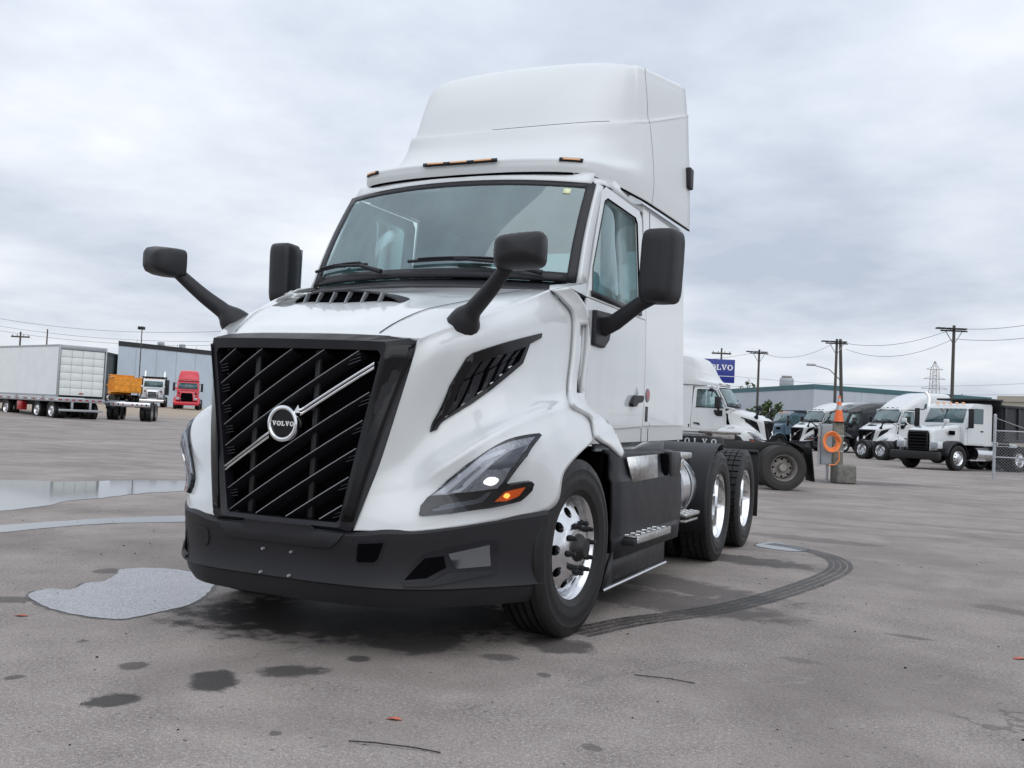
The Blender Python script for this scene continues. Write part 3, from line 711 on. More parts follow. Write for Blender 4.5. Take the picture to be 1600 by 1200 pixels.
# windshield
def ws(s,t,off=0):
    b=Vector((.995*s,.13+.20*abs(s)**2.2,2.13-.02*s*s)); u=Vector((.962*s,.56+.15*abs(s)**2.2,2.865-.035*s*s))
    p=b+(u-b)*t; p.y-=.03*math.sin(math.pi*t); n=Vector((.35*s,-.86,.5)).normalized(); return p+n*off
def wgrid(s0,s1,t0,t1,off,n=24,m=10): return MB().grid([[ws(s0+(s1-s0)*i/n,t0+(t1-t0)*j/m,off) for i in range(n+1)] for j in range(m+1)])
glassw=keep(wgrid(-.945,.945,.075,.95,.004).build('windshield','glass_teal',truck))
fr=MB()
for a in ((-1,-.94,0,1),(.94,1,0,1),(-.94,.94,0,.085),(-.94,.94,.945,1)): fr.grid([[ws(a[0]+(a[1]-a[0])*i/(20 if a[1]-a[0]>1 else 3),a[2]+(a[3]-a[2])*j/(10 if a[3]-a[2]>.5 else 2),.008) for i in range((20 if a[1]-a[0]>1 else 3)+1)] for j in range((10 if a[3]-a[2]>.5 else 2)+1)])
keep(fr.build('windshield_surround','gloss_black' if 0 else 'mid_plastic',glassw,solid=.012,angle=70))
q=[ws(.87,.92,.006),ws(.91,.92,.006),ws(.91,.86,.006),ws(.87,.86,.006)]; q=[ws(.80,.925,.007),ws(.85,.925,.007),ws(.85,.87,.007),ws(.80,.87,.007)]
MB().add(q,[(0,1,2,3)]).build('windshield_sticker','sticker',glassw,solid=.001,off=0)
hd=MB().grid([[ws(-.97+1.94*i/24,1.0,.0)+Vector((0,.0+.02*j,.03*j)) for i in range(25)] for j in range(4)])
keep(hd.build('windshield_header','white_paint',truck,solid=.02))
ap=MB(); rows=[]
for j in range(11):
    t=j/10; a=ws(1,t,.004); z=a.z; rows.append([tuple(a),(a.x+(sx(z)-a.x)*.6,a.y+.01,z),(sx(z)-.002,a.y+.075,z)])
ap_=keep(ap.grid(rows).build('windshield_pillar','white_paint',truck,solid=.02)); pair(ap_)
cc_=MB().add([HC[0],DC[0],(1.048,.39,2.035),(1.043,.40,2.12),tuple(ws(1,0,.004)),(.93,.06,2.06)],[(0,1,2),(0,2,3),(0,3,4),(0,4,5)]).build('cowl_corner','white_paint',truck,solid=.01); keep(cc_); pair(cc_)
rc_=MB().add([tuple(ws(1,1,.004)),(sx(2.85)-.002,.79,2.85),(sx(2.86)-.002,1.0,2.865),(.975,1.02,2.93),(.955,.98,2.935),(.86,.80,2.93)],[(0,1,5),(1,4,5),(1,2,3),(1,3,4)]).build('roof_corner','white_paint',truck,solid=.008); keep(rc_); pair(rc_)
# cowl tray and wipers
keep(MB().grid([[(x*.985,(-.02+.20*abs(x)**2.2)+.06*j,2.050+.027*j-.02*x*x) for x in [(-1+2*i/24) for i in range(25)]] for j in range(4)]).build('cowl','mid_plastic',truck,solid=.02))
def wiper(s0,s1,piv):
    b=MB(); P_=[ws(s0+(s1-s0)*k/10,.13+.015*math.sin(k/10*3.1),.035) for k in range(11)]; b.tube(P_,.011,6); b.tube([p+Vector((0,-.01,.012)) for p in P_[1:-1]],.006,5)
    w=b.build('wiper','dark_plastic',glassw)
    mid=P_[5]; pv=ws(piv,.03,.05); MB().tube([pv,pv+(mid-pv)*.45+Vector((0,-.03,.02)),mid+Vector((0,-.012,.0))],[.017,.012,.009],8).build('wiper_arm','dark_plastic',w)
    MB().bbox(tuple(mid-Vector((.05,.022,.012))),tuple(mid+Vector((.05,.006,.014))),.006).build('wiper_joint','dark_plastic',w)
wiper(-.12,.66,.80); wiper(-.98,-.46,-.30)
# interior
for s in (1,-1):
    st=MB().bbox((s*.55-.25,1.35,1.5),(s*.55+.25,1.85,1.66),.05).bbox((s*.55-.24,1.78,1.6),(s*.55+.24,1.95,2.32),.06).bbox((s*.55-.14,1.82,2.33),(s*.55+.14,1.94,2.52),.04).bbox((s*.55-.15,1.45,1.2),(s*.55+.15,1.8,1.5),.02)
    st.build('seat','interior_dark',truck)
MB().bbox((-.95,.38,1.25),(.95,.95,2.03),.08).build('dashboard','interior_dark',truck)
MB().lathe([(-.02,.21),(0,.235),(.02,.21),(0,.195)],32,'z',close=True).xf(lambda v:Matrix.Rotation(R(-55),4,'X')@v+Vector((.55,1.02,2.06))).build('steering_wheel','interior_dark',truck)
# ---- roof fairing
F=[
[(0,.585,2.915),(.45,.615,2.915),(.835,.725,2.91),(.958,1.03,2.91),(1.005,1.45,2.92),(1.018,1.84,2.935),(1.035,2.97,2.965)],
[(0,.575,2.975),(.45,.605,2.98),(.84,.715,2.975),(.962,1.02,2.99),(1.01,1.45,3.03),(1.022,1.86,3.08),(1.035,2.97,3.10)],
[(0,.60,3.02),(.45,.63,3.03),(.835,.75,3.03),(.96,1.08,3.06),(1.005,1.48,3.12),(1.018,1.86,3.18),(1.03,2.97,3.22)],
[(0,.80,3.085),(.44,.83,3.095),(.76,.95,3.105),(.90,1.22,3.14),(.975,1.52,3.22),(1.005,1.86,3.32),(1.022,2.97,3.42)],
[(0,.95,3.22),(.42,.98,3.23),(.73,1.10,3.26),(.885,1.33,3.31),(.95,1.56,3.39),(.985,1.86,3.48),(1.00,2.97,3.70)],
[(0,1.03,3.36),(.42,1.06,3.37),(.72,1.16,3.40),(.875,1.38,3.46),(.935,1.60,3.53),(.965,1.86,3.61),(.982,2.97,3.98)],
[(0,1.06,3.38),(.41,1.09,3.39),(.70,1.19,3.42),(.855,1.40,3.48),(.92,1.61,3.55),(.952,1.86,3.63),(.972,2.97,4.01)],
[(0,1.20,3.66),(.40,1.23,3.67),(.68,1.32,3.68),(.84,1.48,3.71),(.90,1.64,3.76),(.935,1.86,3.82),(.960,2.97,4.12)],
[(0,1.40,3.91),(.38,1.42,3.915),(.66,1.48,3.92),(.815,1.58,3.93),(.875,1.70,3.95),(.91,1.87,3.98),(.950,2.97,4.20)],
[(0,1.56,4.02),(.36,1.58,4.02),(.62,1.63,4.02),(.77,1.71,4.02),(.835,1.80,4.035),(.875,1.93,4.065),(.925,2.97,4.26)],
[(0,1.95,4.15),(.28,1.96,4.15),(.48,2.0,4.15),(.60,2.05,4.15),(.66,2.12,4.16),(.70,2.22,4.18),(.78,2.97,4.32)],
[(0,2.97,4.37),(.05,2.97,4.37),(.10,2.97,4.37),(.14,2.97,4.37),(.18,2.97,4.37),(.22,2.97,4.37),(.26,2.97,4.368)],
]
NF,MF=54,66
FG=[[Vector(surf(F,i/NF,j/MF)) for i in range(NF+1)] for j in range(MF+1)]
fm=MB().grid(FG).mirror()
fairing=keep(fm.build('roof_fairing','white_roof',truck,solid=.02,angle=50))
def fl(pts,name='panel_gap',m='black_void',w=.004,off=.001):
    mb=MB()
    for k in range(31):
        u,v=spl(pts,k/30); p=Vector(surf(F,u,v)); d=Vector(surf(F,u+.004,v))-Vector(surf(F,u-.004,v)); d2=Vector(surf(F,u,v+.004))-Vector(surf(F,u,v-.004)); n=d.cross(d2).normalized()
        if n.dot(p-Vector((0,2.2,3.4)))<0: n=-n
        u2,v2=spl(pts,min(k/30+.01,1)); u3,v3=spl(pts,max(k/30-.01,0)); tg=(Vector(surf(F,u2,v2))-Vector(surf(F,u3,v3))).normalized(); s=n.cross(tg).normalized()*w
        mb.v+=[tuple(p+s+n*off),tuple(p-s+n*off)]
    mb.f=[(2*k,2*k+1,2*k+3,2*k+2) for k in range(30)]
    return mb.build(name,m,fairing,fix=False)
pair(fl([(5/6,.0),(5/6,.3),(5/6,.5),(5/6,.7),(.84,.84)],w=.0025)); fl([(.0,6/11),(.2,6/11),(.45,6/11)],w=.002)
pg=fl([(0,.0),(.2,.0),(.4,.0),(.6,.0),(5/6,.0),(1,.0)],name='fairing_seal',w=.008,off=.002); pair(pg)
MB().prism([(p.y,p.z) for p in [Vector(surf(F,1,j/20)) for j in range(21)]][:1] and [(1.2,2.93),(2.96,2.96),(2.96,4.3),(2.0,4.0),(1.3,3.4)],-.5,.5,'x').build('fairing_brace','white_roof',fairing)
sd_=MB().bbox((1.012,2.84,3.32),(1.06,2.96,3.50),.012).build('fairing_marker_box','dark_plastic',fairing); pair(sd_)
def marker(u0,u1,n,inv=False):
    mb=MB(); rows=[]
    for j in range(3):
        rows.append([tuple(Vector(surf(F,u0+(u1-u0)*i/10,(1.10+.50*j/2)/11))+Vector((0,-.012,.008))) for i in range(11)])
    m=mb.grid(rows).build('marker_light','gloss_black',fairing,solid=.012)
    for k in range(n):
        a=u0+(u1-u0)*(k+.14)/n; b=u0+(u1-u0)*(k+.86)/n
        MB().grid([[tuple(Vector(surf(F,a+(b-a)*i/4,(1.24+.22*j)/11))+Vector((0,-.0165,.011))) for i in range(5)] for j in range(2)]).build('marker_lens','marker',m,solid=.003)
    return m
m1=marker(.27,.345,1); pair(m1,*m1.children)
rows=[]
mb=MB(); 
for j in range(3): rows.append([tuple((lambda q:Vector((q.x if i>=8 else -q.x,q.y,q.z)))(Vector(surf(F,abs(i-8)/8*.105,(1.10+.50*j/2)/11)))+Vector((0,-.012,.008))) for i in range(17)])
cm_=mb.grid(rows).build('marker_light','gloss_black',fairing,solid=.012)
for c0 in (-.185,0,.185):
    MB().grid([[tuple(Vector((c0-.065+.0325*i,)+tuple(surf(F,abs(c0-.065+.0325*i)/2.7,(1.24+.22*j)/11))[1:])+Vector((0,-.030,.012))) for i in range(5)] for j in range(2)]).build('marker_lens','marker',cm_,solid=.003)
# ---- mirrors
def hood_mirror():
    a=MB(); base=Vector((.775,-.74,1.735)); tip=Vector((1.10,-.90,2.03))
    P_=[base+Vector((-.13,.10,-.15)),base+Vector((.0,.0,.01)),base+Vector((.06,-.03,.07)),base+(tip-base)*.55+Vector((.0,0,.0)),tip]
    a.tube([spl([tuple(p) for p in P_],k/16) for k in range(17)],[.130-.080*min(1,k/8)-(.014*max(0,k-8)/8) for k in range(17)],14)
    a.xf(lambda v:Vector((v.x,v.y,v.z)))
    arm=a.build('hood_mirror','dark_plastic',truck,angle=60)
    hd=MB(); rows=[]
    c=Vector((1.165,-.93,2.085)); ax=Vector((.93,.30,.06)).normalized(); fr_=Vector((-.3,.95,0)).normalized(); upv=Vector((0,0,1))
    for d,sc_ in ((0.075,.93),(.072,.99),(.03,1.0),(-.03,.96),(-.075,.82),(-.10,.58),(-.11,.25)):
        r_=[]
        for k in range(24):
            t=2*math.pi*k/24; ct,st=math.cos(t),math.sin(t); e=5
            px=math.copysign(abs(ct)**(2/e),ct)*.135*sc_; pz=math.copysign(abs(st)**(2/e),st)*.090*sc_
            r_.append(tuple(c+ax*px*(1.0+.10*(pz<0)*0)+upv*(pz*(1-.16*px/.135*0)+px*.07+(.18*px if pz<0 else 0)*-.25)+fr_*d))
        rows.append(r_+r_[:1])
    hd.grid(rows); n=len(hd.v); 
    hd.f.append(tuple(range(n-25,n-1))); head=hd.build('mirror_head','dark_plastic',arm,angle=60)
    g=MB(); o=[]
    for k in range(24):
        t=2*math.pi*k/24; ct,st=math.cos(t),math.sin(t); o.append(tuple(c+ax*math.copysign(abs(ct)**.62,ct)*.122+upv*(math.copysign(abs(st)**.62,st)*.08)+fr_*.070))
    g.v=o; g.f=[tuple(range(24))]; gl=g.build('mirror_glass','chrome',arm)
    keep(arm); c2=pair(arm,head,gl); keep(c2)
hood_mirror()
def cab_mirror():
    bs=panel([(.50,1.74),(.50,1.965),(.83,1.975),(.845,1.93),(.80,1.80),(.70,1.735)],'door_mirror','dark_plastic',truck,off=.03,solid=.04,bev=.012)
    a=MB().tube([(1.07,.66,1.865),(1.16,.64,1.90),(1.33,.60,2.01),(1.42,.60,2.06)],[.062,.055,.047,.05],12).build('mirror_arm','dark_plastic',bs,angle=60)
    hd=MB(); rows=[]
    for d,sc_ in ((.08,.95),(.075,1.0),(.0,1.0),(-.06,.97),(-.095,.88),(-.115,.65),(-.12,.3)):
        r_=[]
        for k in range(28):
            t=2*math.pi*k/28; ct,st=math.cos(t),math.sin(t); e=6
            px=math.copysign(abs(ct)**(2/e),ct)*.112*sc_; pz=math.copysign(abs(st)**(2/e),st)*.236*(1-(1-sc_)*.5)
            r_.append((1.465+px*.97+d*.15+pz*.03,.60+d+px*.12,2.252+pz+px*.02))
        rows.append(r_+r_[:1])
    hd.grid(rows); n=len(hd.v); hd.f.append(tuple(range(n-29,n-1))); hd=hd.build('mirror_head','dark_plastic',bs,angle=50)
    gl=MB().bbox((1.37,.672,2.05),(1.57,.684,2.455),.004).build('mirror_glass','chrome',bs)
    keep(bs); keep(pair(bs,a,hd,gl))
cab_mirror()
MB().tube([(-.99,.95,2.72),(-1.06,.93,2.73)],.03,8).tube([(-1.05,.90,2.70),(-1.09,.93,2.745),(-1.12,.97,2.76),(-1.10,1.05,2.74)],[.03,.075,.075,.03],12).build('lookdown_mirror','dark_plastic',truck,angle=60)
# ---- side skirt, steps, tank
K=[(.78,1.065),(2.36,1.045),(2.42,1.0),(2.44,.60),(2.36,.46),(.80,.40),(.70,.42),(.72,.80)]
sk=MB(); rows=[]
for z,x0 in ((1.07,1.085),(1.045,1.14),(.90,1.165),(.86,1.19),(.62,1.20),(.50,1.195),(.47,1.205),(.36,1.195)):
    f=.0+.10*min(1,max(0,(z-.42)/.4)); rows.append([(x0-(.02 if i in(0,) else 0),(.72+.06*(z>.9))+(2.42-.06*(z<.5)-.72-.06*(z>.9))*i/12,z-.012*i/12*(z>1)) for i in range(13)])
skirt=sk.grid(rows).build('side_skirt','dark_plastic',truck,solid=.03,angle=20)
MB().box((.55,.70,.30),(1.08,2.40,1.04)).build('skirt_backing','black_void',skirt)
lo=MB().grid([[(1.16,.66+.0*i,z),(1.17,.72,z),(1.17,2.06,z),(1.14,2.08,z)] for i,z in enumerate((.40,.20))]).build('lower_skirt','dark_plastic',skirt,solid=.02)
st2=MB().tube([(1.178,.56,.183),(1.18,1.3,.187),(1.178,2.07,.19)],.013,8).build('skirt_trim','aluminium',skirt)
MB().add([(1.172,.52,.18),(1.172,.74,.43),(1.172,.74,.19)],[(0,1,2)]).build('skirt_gusset','dark_plastic',skirt,solid=.01)
def tread(x0,x1,y0,y1,z,th,par,nm='step'):
    s=MB().bbox((x0,y0,z-th),(x1,y1,z),.008).build(nm,'plate_metal',par)
    n=int((y1-y0)/.062); m=max(3,int((x1-x0)/.042))
    for i in range(n):
        for j in range(m):
            y=y0+(i+.5)*(y1-y0)/n; x=x0+(j+.5)*(x1-x0)/m; d=.018*(1 if (i+j)%2 else -1)
            MB().tube([(x-.012,y-d*.8,z+.001),(x+.012,y+d*.8,z+.001)],.005,4).build('tread_bar','plate_metal',s)
    return s
stp=tread(1.12,1.285,.92,1.72,.50,.012,skirt)
MB().bbox((1.285,.90,.455),(1.30,1.74,.505),.004).build('step_edge','plate_metal',stp)
MB().bbox((1.12,.86,.44),(1.29,1.76,.485),.01).build('step_bracket','dark_plastic',stp)
us_=MB().add([(1.172,1.0,1.02),(1.172,1.74,1.03),(1.195,1.70,.86),(1.195,1.08,.85)],[(0,1,2,3)]).build('upper_step','plate_metal',skirt,solid=.012,off=1)
MB().bbox((1.10,1.92,.86),(1.192,2.02,1.03),.012).build('skirt_pocket','black_void',skirt)
MB().bbox((1.10,2.07,.85),(1.198,2.36,1.046),.015).build('skirt_box_lid','mid_plastic',skirt)
tk=MB().lathe([(2.46,.0),(2.46,.26),(2.48,.29),(3.14,.29),(3.16,.26),(3.16,0)],40,'y',(.86,0,.72)).build('fuel_tank','aluminium',truck,angle=40)
for y in (2.62,2.98): MB().lathe([(y-.03,.294),(y+.03,.294)],40,'y',(.86,0,.72)).build('tank_strap','galv',tk,solid=.004,off=1)
MB().bbox((.95,2.5,.98),(1.17,2.85,1.03),.012).build('tank_bracket','plate_metal',tk)
MB().lathe([(.0,.0),(.0,.05),(.05,.05),(.055,.0)],20,'x',(1.10,2.6,.93)).build('tank_cap','chrome',tk)
s3=tread(1.0,1.22,2.55,3.0,.53,.03,tk); MB().bbox((1.0,2.55,.455),(1.21,2.98,.475),.006).build('step_lower','plate_metal',s3)
tk2=MB().lathe([(1.2,.0),(1.2,.26),(1.22,.29),(3.04,.29),(3.06,.26),(3.06,0)],32,'y',(-.86,0,.72)).build('fuel_tank','aluminium',truck,angle=40)
# rear deck: fenders, plate, fifth wheel, flaps
for s in (1,-1):
    qf=MB(); rows=[]
    for k in range(13):
        t=R(-8+112*k/12); rows.append([(s*x,3.844-.575*math.cos(t),.53+.575*math.sin(t)) for x in (.56,.60,1.19,1.215)])
    rows.insert(0,[(s*x,3.30,.30) for x in (.56,.60,1.19,1.215)])
    qd=qf.grid(rows).build('quarter_fender','dark_plastic',truck,solid=.012)
    pl=MB().bbox((s*.87-.32,4.02,1.04),(s*.87+.32,4.032,1.165),.004).build('fender_plate','black_paint',qd)
    letters('VOLVO',.052,.036,lambda a,b,s=s:((s*.92+a,4.0195,1.115+b),(0,-1,0)),pl)
    for k in range(5): MB().lathe([(-.006,0),(-.006,.007),(0,.008)],8,'y',(s*.87-.24+.12*k,4.02,1.06)).build('plate_bolt','galv',pl)
    MB().tube([(s*.45,3.42,.93),(s*1.0,3.42,.93)],.025,8).build('fender_bracket','frame_black',qd)
    MB().bbox((s*.90-.31,5.90,.27),(s*.90+.31,5.915,1.0),.004).build('mud_flap','rubber',truck)
    MB().tube([(s*.4,5.88,1.0),(s*1.2,5.88,1.0)],.022,8).build('flap_hanger','frame_black',truck)
fw_=MB().lathe([(1.13,.0),(1.13,.46),(1.17,.48),(1.19,.46),(1.19,.0)],36,'z',(0,4.45,0)).bbox((-.45,4.2,1.02),(.45,4.7,1.13),.02).build('fifth_wheel','steel_grey',truck)
MB().bbox((-.45,3.05,1.01),(.45,3.9,1.03),.005).build('deck_plate','plate_metal',truck)
for x in (-.15,0,.15): MB().tube([(x,3.0,1.7),(x,3.25,1.35),(x*1.2,3.5,1.3),(x,3.3,1.08)],.014,8).build('air_hose','rubber',truck)
bl=MB().tube([(.42,2.9,1.05),(.9,2.9,1.02),(1.0,2.7,1.0)],.02,6).build('air_line','frame_black',truck)
# ================================================================ ground
def sstep(a,b,x): t=max(0,min(1,(x-a)/(b-a))); return t*t*(3-2*t)
def gh(x,y): return .8*sstep(-28,-75,x)
def coords():
    c=[-700,-400,-250,-180,-140]+list(range(-110,-20,5))+[-20,-12,-6,0,6,12,20,40,80,150,300,700]; return c
ys=[-60,-20,-10,0,10,20,40,70,110,160,260,450,800,1400]
g=MB().grid([[(x,y,gh(x,y)) for x in coords()] for y in ys])
gm=bpy.data.materials.new('asphalt'); gm.use_nodes=True; t=gm.node_tree; b=t.nodes['Principled BSDF']
def nd(ty,**k):
    n=t.nodes.new(ty)
    for a,v in k.items(): setattr(n,a,v)
    return n
def lk(a,b_): t.links.new(a,b_)
def noise(sc,det=6,ro=.6,vec=None,dist=0):
    n=nd('ShaderNodeTexNoise'); n.inputs['Scale'].default_value=sc; n.inputs['Detail'].default_value=det; n.inputs['Roughness'].default_value=ro; n.inputs['Distortion'].default_value=dist
    lk(vec or TC.outputs['Object'],n.inputs[0]); return n.outputs[0]
def mrange(v,a,b_,c,d,smooth=False):
    n=nd('ShaderNodeMapRange'); n.interpolation_type='SMOOTHSTEP' if smooth else 'LINEAR'
    for i,q in enumerate((a,b_,c,d)): n.inputs[i+1].default_value=q
    lk(v,n.inputs[0]); return n.outputs[0]
def mth(op,a,b_=None,c=None):
    n=nd('ShaderNodeMath',operation=op)
    for i,q in enumerate((a,b_,c)):
        if q is None: continue
        if isinstance(q,(int,float)): n.inputs[i].default_value=q
        else: lk(q,n.inputs[i])
    return n.outputs[0]
def mixc(f,a,b_):
    n=nd('ShaderNodeMix',data_type='RGBA')
    if isinstance(f,(int,float)): n.inputs[0].default_value=f
    else: lk(f,n.inputs[0])
    for i,q in ((6,a),(7,b_)):
        if isinstance(q,tuple): n.inputs[i].default_value=(*q,1)
        else: lk(q,n.inputs[i])
    return n.outputs[2]
TC=nd('ShaderNodeTexCoord')
def nd_warp(f):
    n=nd('ShaderNodeVectorMath',operation='MULTIPLY_ADD'); cbx=nd('ShaderNodeCombineXYZ'); lk(f,cbx.inputs[0]); lk(f,cbx.inputs[1]); lk(cbx.outputs[0],n.inputs[0]); n.inputs[1].default_value=(1.2,1.2,0); lk(TC.outputs['Object'],n.inputs[2]); return n.outputs[0]
patch_=noise(.55,3,.5,dist=.4); spk=noise(24,2,.6)
big=noise(.22,4); mid=noise(1.6,6,.65); fine=noise(55,3,.7); grit=noise(160,2,.8)
col=mixc(mrange(big,.35,.65,0,1),(.295,.254,.233),(.385,.337,.312))
col=mixc(mrange(mid,.38,.68,0,.7),col,(.19,.167,.156))
col=mixc(mrange(fine,.48,.64,0,.62),col,(.53,.49,.46))
col=mixc(mrange(grit,.52,.64,0,.9),col,(.07,.066,.064))
col=mixc(mrange(patch_,.48,.62,0,.5),col,(.165,.143,.132))
col=mixc(mrange(noise(2.6,8,.8,dist=1.5),.56,.66,0,.42),col,(.37,.345,.33))
col=mixc(mrange(spk,.66,.74,0,.8),col,(.05,.047,.045))
vor=nd('ShaderNodeTexVoronoi'); vor.feature='DISTANCE_TO_EDGE'; vor.inputs['Scale'].default_value=.32; lk(nd_warp(noise(1.3,5,.6)),vor.inputs['Vector'])
crk=mth('MULTIPLY',mrange(vor.outputs['Distance'],.0015,.005,1,0),mrange(noise(.4,3),.56,.66,0,.5))
col=mixc(crk,col,(.05,.047,.045))
# worn wheel streaks running across the yard
mpn=nd('ShaderNodeMapping'); mpn.inputs['Rotation'].default_value=(0,0,R(24)); mpn.inputs['Scale'].default_value=(.10,1.6,1); lk(TC.outputs['Object'],mpn.inputs[0])
stk=noise(1.0,5,.6,mpn.outputs[0]); far_=nd('ShaderNodeSeparateXYZ'); lk(TC.outputs['Object'],far_.inputs[0])
col=mixc(mth('MULTIPLY',mrange(stk,.52,.68,0,.55),mrange(far_.outputs[1],2.5,7,0,1)),col,(.15,.143,.139))
# gravel lot on the far left
grv=mth('MULTIPLY',mrange(far_.outputs[0],-42,-52,0,1),mrange(noise(.3,5),.3,.55,.5,1))
col=mixc(grv,col,(.36,.29,.22))
# oil and water stains, plus shade painted into the ground under the tractor
rough=mrange(mid,.3,.7,.72,.9)
wn_=mrange(noise(7,6,.65),.2,.8,-.45,.45)
tot=None
STAINS_AND_SHADE=[ # centre, point on the right rim, point on the near rim, strength
((0.162,-1.829,0.000),(0.273,-1.754,0.000),(0.289,-1.973,0.000),.9),((0.342,-1.508,0.000),(0.489,-1.421,0.000),(0.416,-1.605,0.000),.8),((0.015,-2.266,0.000),(0.117,-2.199,0.000),(0.094,-2.341,0.000),.9),
((-0.311,-1.848,0.000),(-0.245,-1.802,0.000),(-0.253,-1.904,0.000),.7),((0.476,-1.137,0.000),(0.533,-1.097,0.000),(0.517,-1.200,0.000),.8),((1.199,-0.253,0.000),(1.379,-0.123,0.000),(1.285,-0.471,0.000),.75),
((0.475,-0.628,0.000),(0.779,-0.407,0.000),(0.653,-0.933,0.000),.8),((1.208,1.482,0.000),(1.437,1.987,0.000),(1.386,0.872,0.000),.6),((1.048,-0.687,0.000),(1.137,-0.624,0.000),(1.081,-0.759,0.000),.6),  # first entry paints shade into the ground colour under the nose
((3.606,2.768,0.000),(3.757,2.884,0.000),(3.595,2.561,0.000),.35),((2.444,0.212,0.000),(2.537,0.277,0.000),(2.454,0.136,0.000),.35),((1.401,4.083,0.000),(1.667,4.491,0.000),(1.475,3.687,0.000),.7),
((-0.067,-0.239,0.000),(1.026,0.405,0.000),(0.325,-0.846,0.000),.95),((0.964,2.321,0.000),(1.138,2.671,0.000),(1.170,1.452,0.000),.6),((-2.398,-0.066,0.000),(-2.316,0.005,0.000),(-2.296,-0.161,0.000),.6),((-0.580,-2.272,-0.000),(-0.545,-2.248,0.000),(-0.546,-2.298,0.000),.7),((-2.023,-1.150,0.000),(-2.011,-0.956,0.000),(-1.928,-1.225,0.000),.7),((-0.865,-1.636,0.000),(-0.833,-1.613,0.000),(-0.833,-1.665,0.000),.5),  # first entry: wet ground, painted darker to deepen the shadow under the tractor
((0.831,-2.252,0.000),(0.855,-2.237,0.000),(0.853,-2.281,0.000),.6),((1.379,-0.879,0.000),(1.410,-0.857,0.000),(1.396,-0.922,0.000),.6),((1.931,-1.743,0.000),(1.963,-1.723,0.000),(1.946,-1.784,0.000),.5),((2.961,1.283,0.000),(3.052,1.349,0.000),(2.963,1.220,0.000),.5),
((0.317,21.296,0.000),(1.499,20.176,0.000),(0.497,19.613,0.000),.6),((1.685,6.522,0.000),(1.931,6.934,0.000),(1.728,6.177,0.000),.45)]
for c,a,bb,st in STAINS_AND_SHADE:
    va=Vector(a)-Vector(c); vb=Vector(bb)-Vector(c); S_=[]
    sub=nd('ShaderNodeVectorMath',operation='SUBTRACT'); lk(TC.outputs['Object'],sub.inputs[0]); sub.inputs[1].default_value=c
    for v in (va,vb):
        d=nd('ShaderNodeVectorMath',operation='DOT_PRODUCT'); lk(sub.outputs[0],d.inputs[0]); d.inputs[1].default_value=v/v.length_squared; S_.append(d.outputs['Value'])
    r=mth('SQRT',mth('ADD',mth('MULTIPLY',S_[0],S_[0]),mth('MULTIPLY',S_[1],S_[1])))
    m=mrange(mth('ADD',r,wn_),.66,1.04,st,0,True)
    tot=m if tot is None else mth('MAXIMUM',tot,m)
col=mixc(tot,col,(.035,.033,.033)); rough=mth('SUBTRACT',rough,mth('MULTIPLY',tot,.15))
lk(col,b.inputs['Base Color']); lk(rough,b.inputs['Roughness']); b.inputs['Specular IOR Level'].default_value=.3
bmp=nd('ShaderNodeBump'); bmp.inputs['Strength'].default_value=.9; bmp.inputs['Distance'].default_value=.008; lk(mth('ADD',fine,mth('MULTIPLY',grit,.6)),bmp.inputs['Height']); lk(bmp.outputs[0],b.inputs['Normal'])
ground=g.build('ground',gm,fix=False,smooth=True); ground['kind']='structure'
# puddles
def water(name,c0,c1,r0,r1,bstr):
    global t,b,TC
    pm=bpy.data.materials.new(name); pm.use_nodes=True; t=pm.node_tree; b=t.nodes['Principled BSDF']; TC=nd('ShaderNodeTexCoord')
    lk(mixc(mrange(noise(60,4,.75),.40,.62,0,1),c0,c1),b.inputs['Base Color']); lk(mrange(noise(3,5),.35,.65,r0,r1),b.inputs['Roughness']); b.inputs['IOR'].default_value=1.6
    bmp=nd('ShaderNodeBump'); bmp.inputs['Strength'].default_value=bstr; bmp.inputs['Distance'].default_value=.003; lk(noise(120,3,.7),bmp.inputs['Height']); lk(bmp.outputs[0],b.inputs['Normal']); MT[name]=pm
water('puddle_water',(.06,.06,.06),(.10,.10,.10),.01,.05,.02)
water('foamy_water',(.11,.11,.12),(.36,.36,.40),.05,.25,.3)
dm=bpy.data.materials.new('damp_asphalt'); dm.use_nodes=True; t=dm.node_tree; b=t.nodes['Principled BSDF']; TC=nd('ShaderNodeTexCoord')
b.inputs['Base Color'].default_value=(.06,.056,.054,1); b.inputs['Roughness'].default_value=.45; lk(mrange(noise(9,6,.7),.35,.6,.15,.9),b.inputs['Alpha']); MT['damp_asphalt']=dm
def puddle(pts,jit=.03,n=6,m='puddle_water',rim=.03):
    P_=smooth_poly([(p[0],p[1]) for p in pts],n); P_=[(x+random.uniform(-jit,jit)*.5,y+random.uniform(-jit,jit)*.5) for x,y in P_]
    mb=MB(); tr=tessellate_polygon([[Vector((x,y,0)) for x,y in P_]]); mb.v=[(x,y,.004+gh(x,y)) for x,y in P_]; mb.f=[tuple(q) for q in tr]
    o=mb.build('puddle',m,smooth=False); o['kind']='structure'
    cx=sum(p[0] for p in P_)/len(P_); cy=sum(p[1] for p in P_)/len(P_); Q=[]
    for x,y in P_:
        d=Vector((x-cx,y-cy)); d=d.normalized()*(d.length+rim*random.uniform(.4,1.3)); Q.append((cx+d.x,cy+d.y))
    e=MB(); e.v=[(x,y,.002+gh(x,y)) for x,y in Q]; e.f=[tuple(q) for q in tessellate_polygon([[Vector((x,y,0)) for x,y in Q]])]; k=e.build('damp_edge','damp_asphalt',smooth=False); k['kind']='structure'; return o
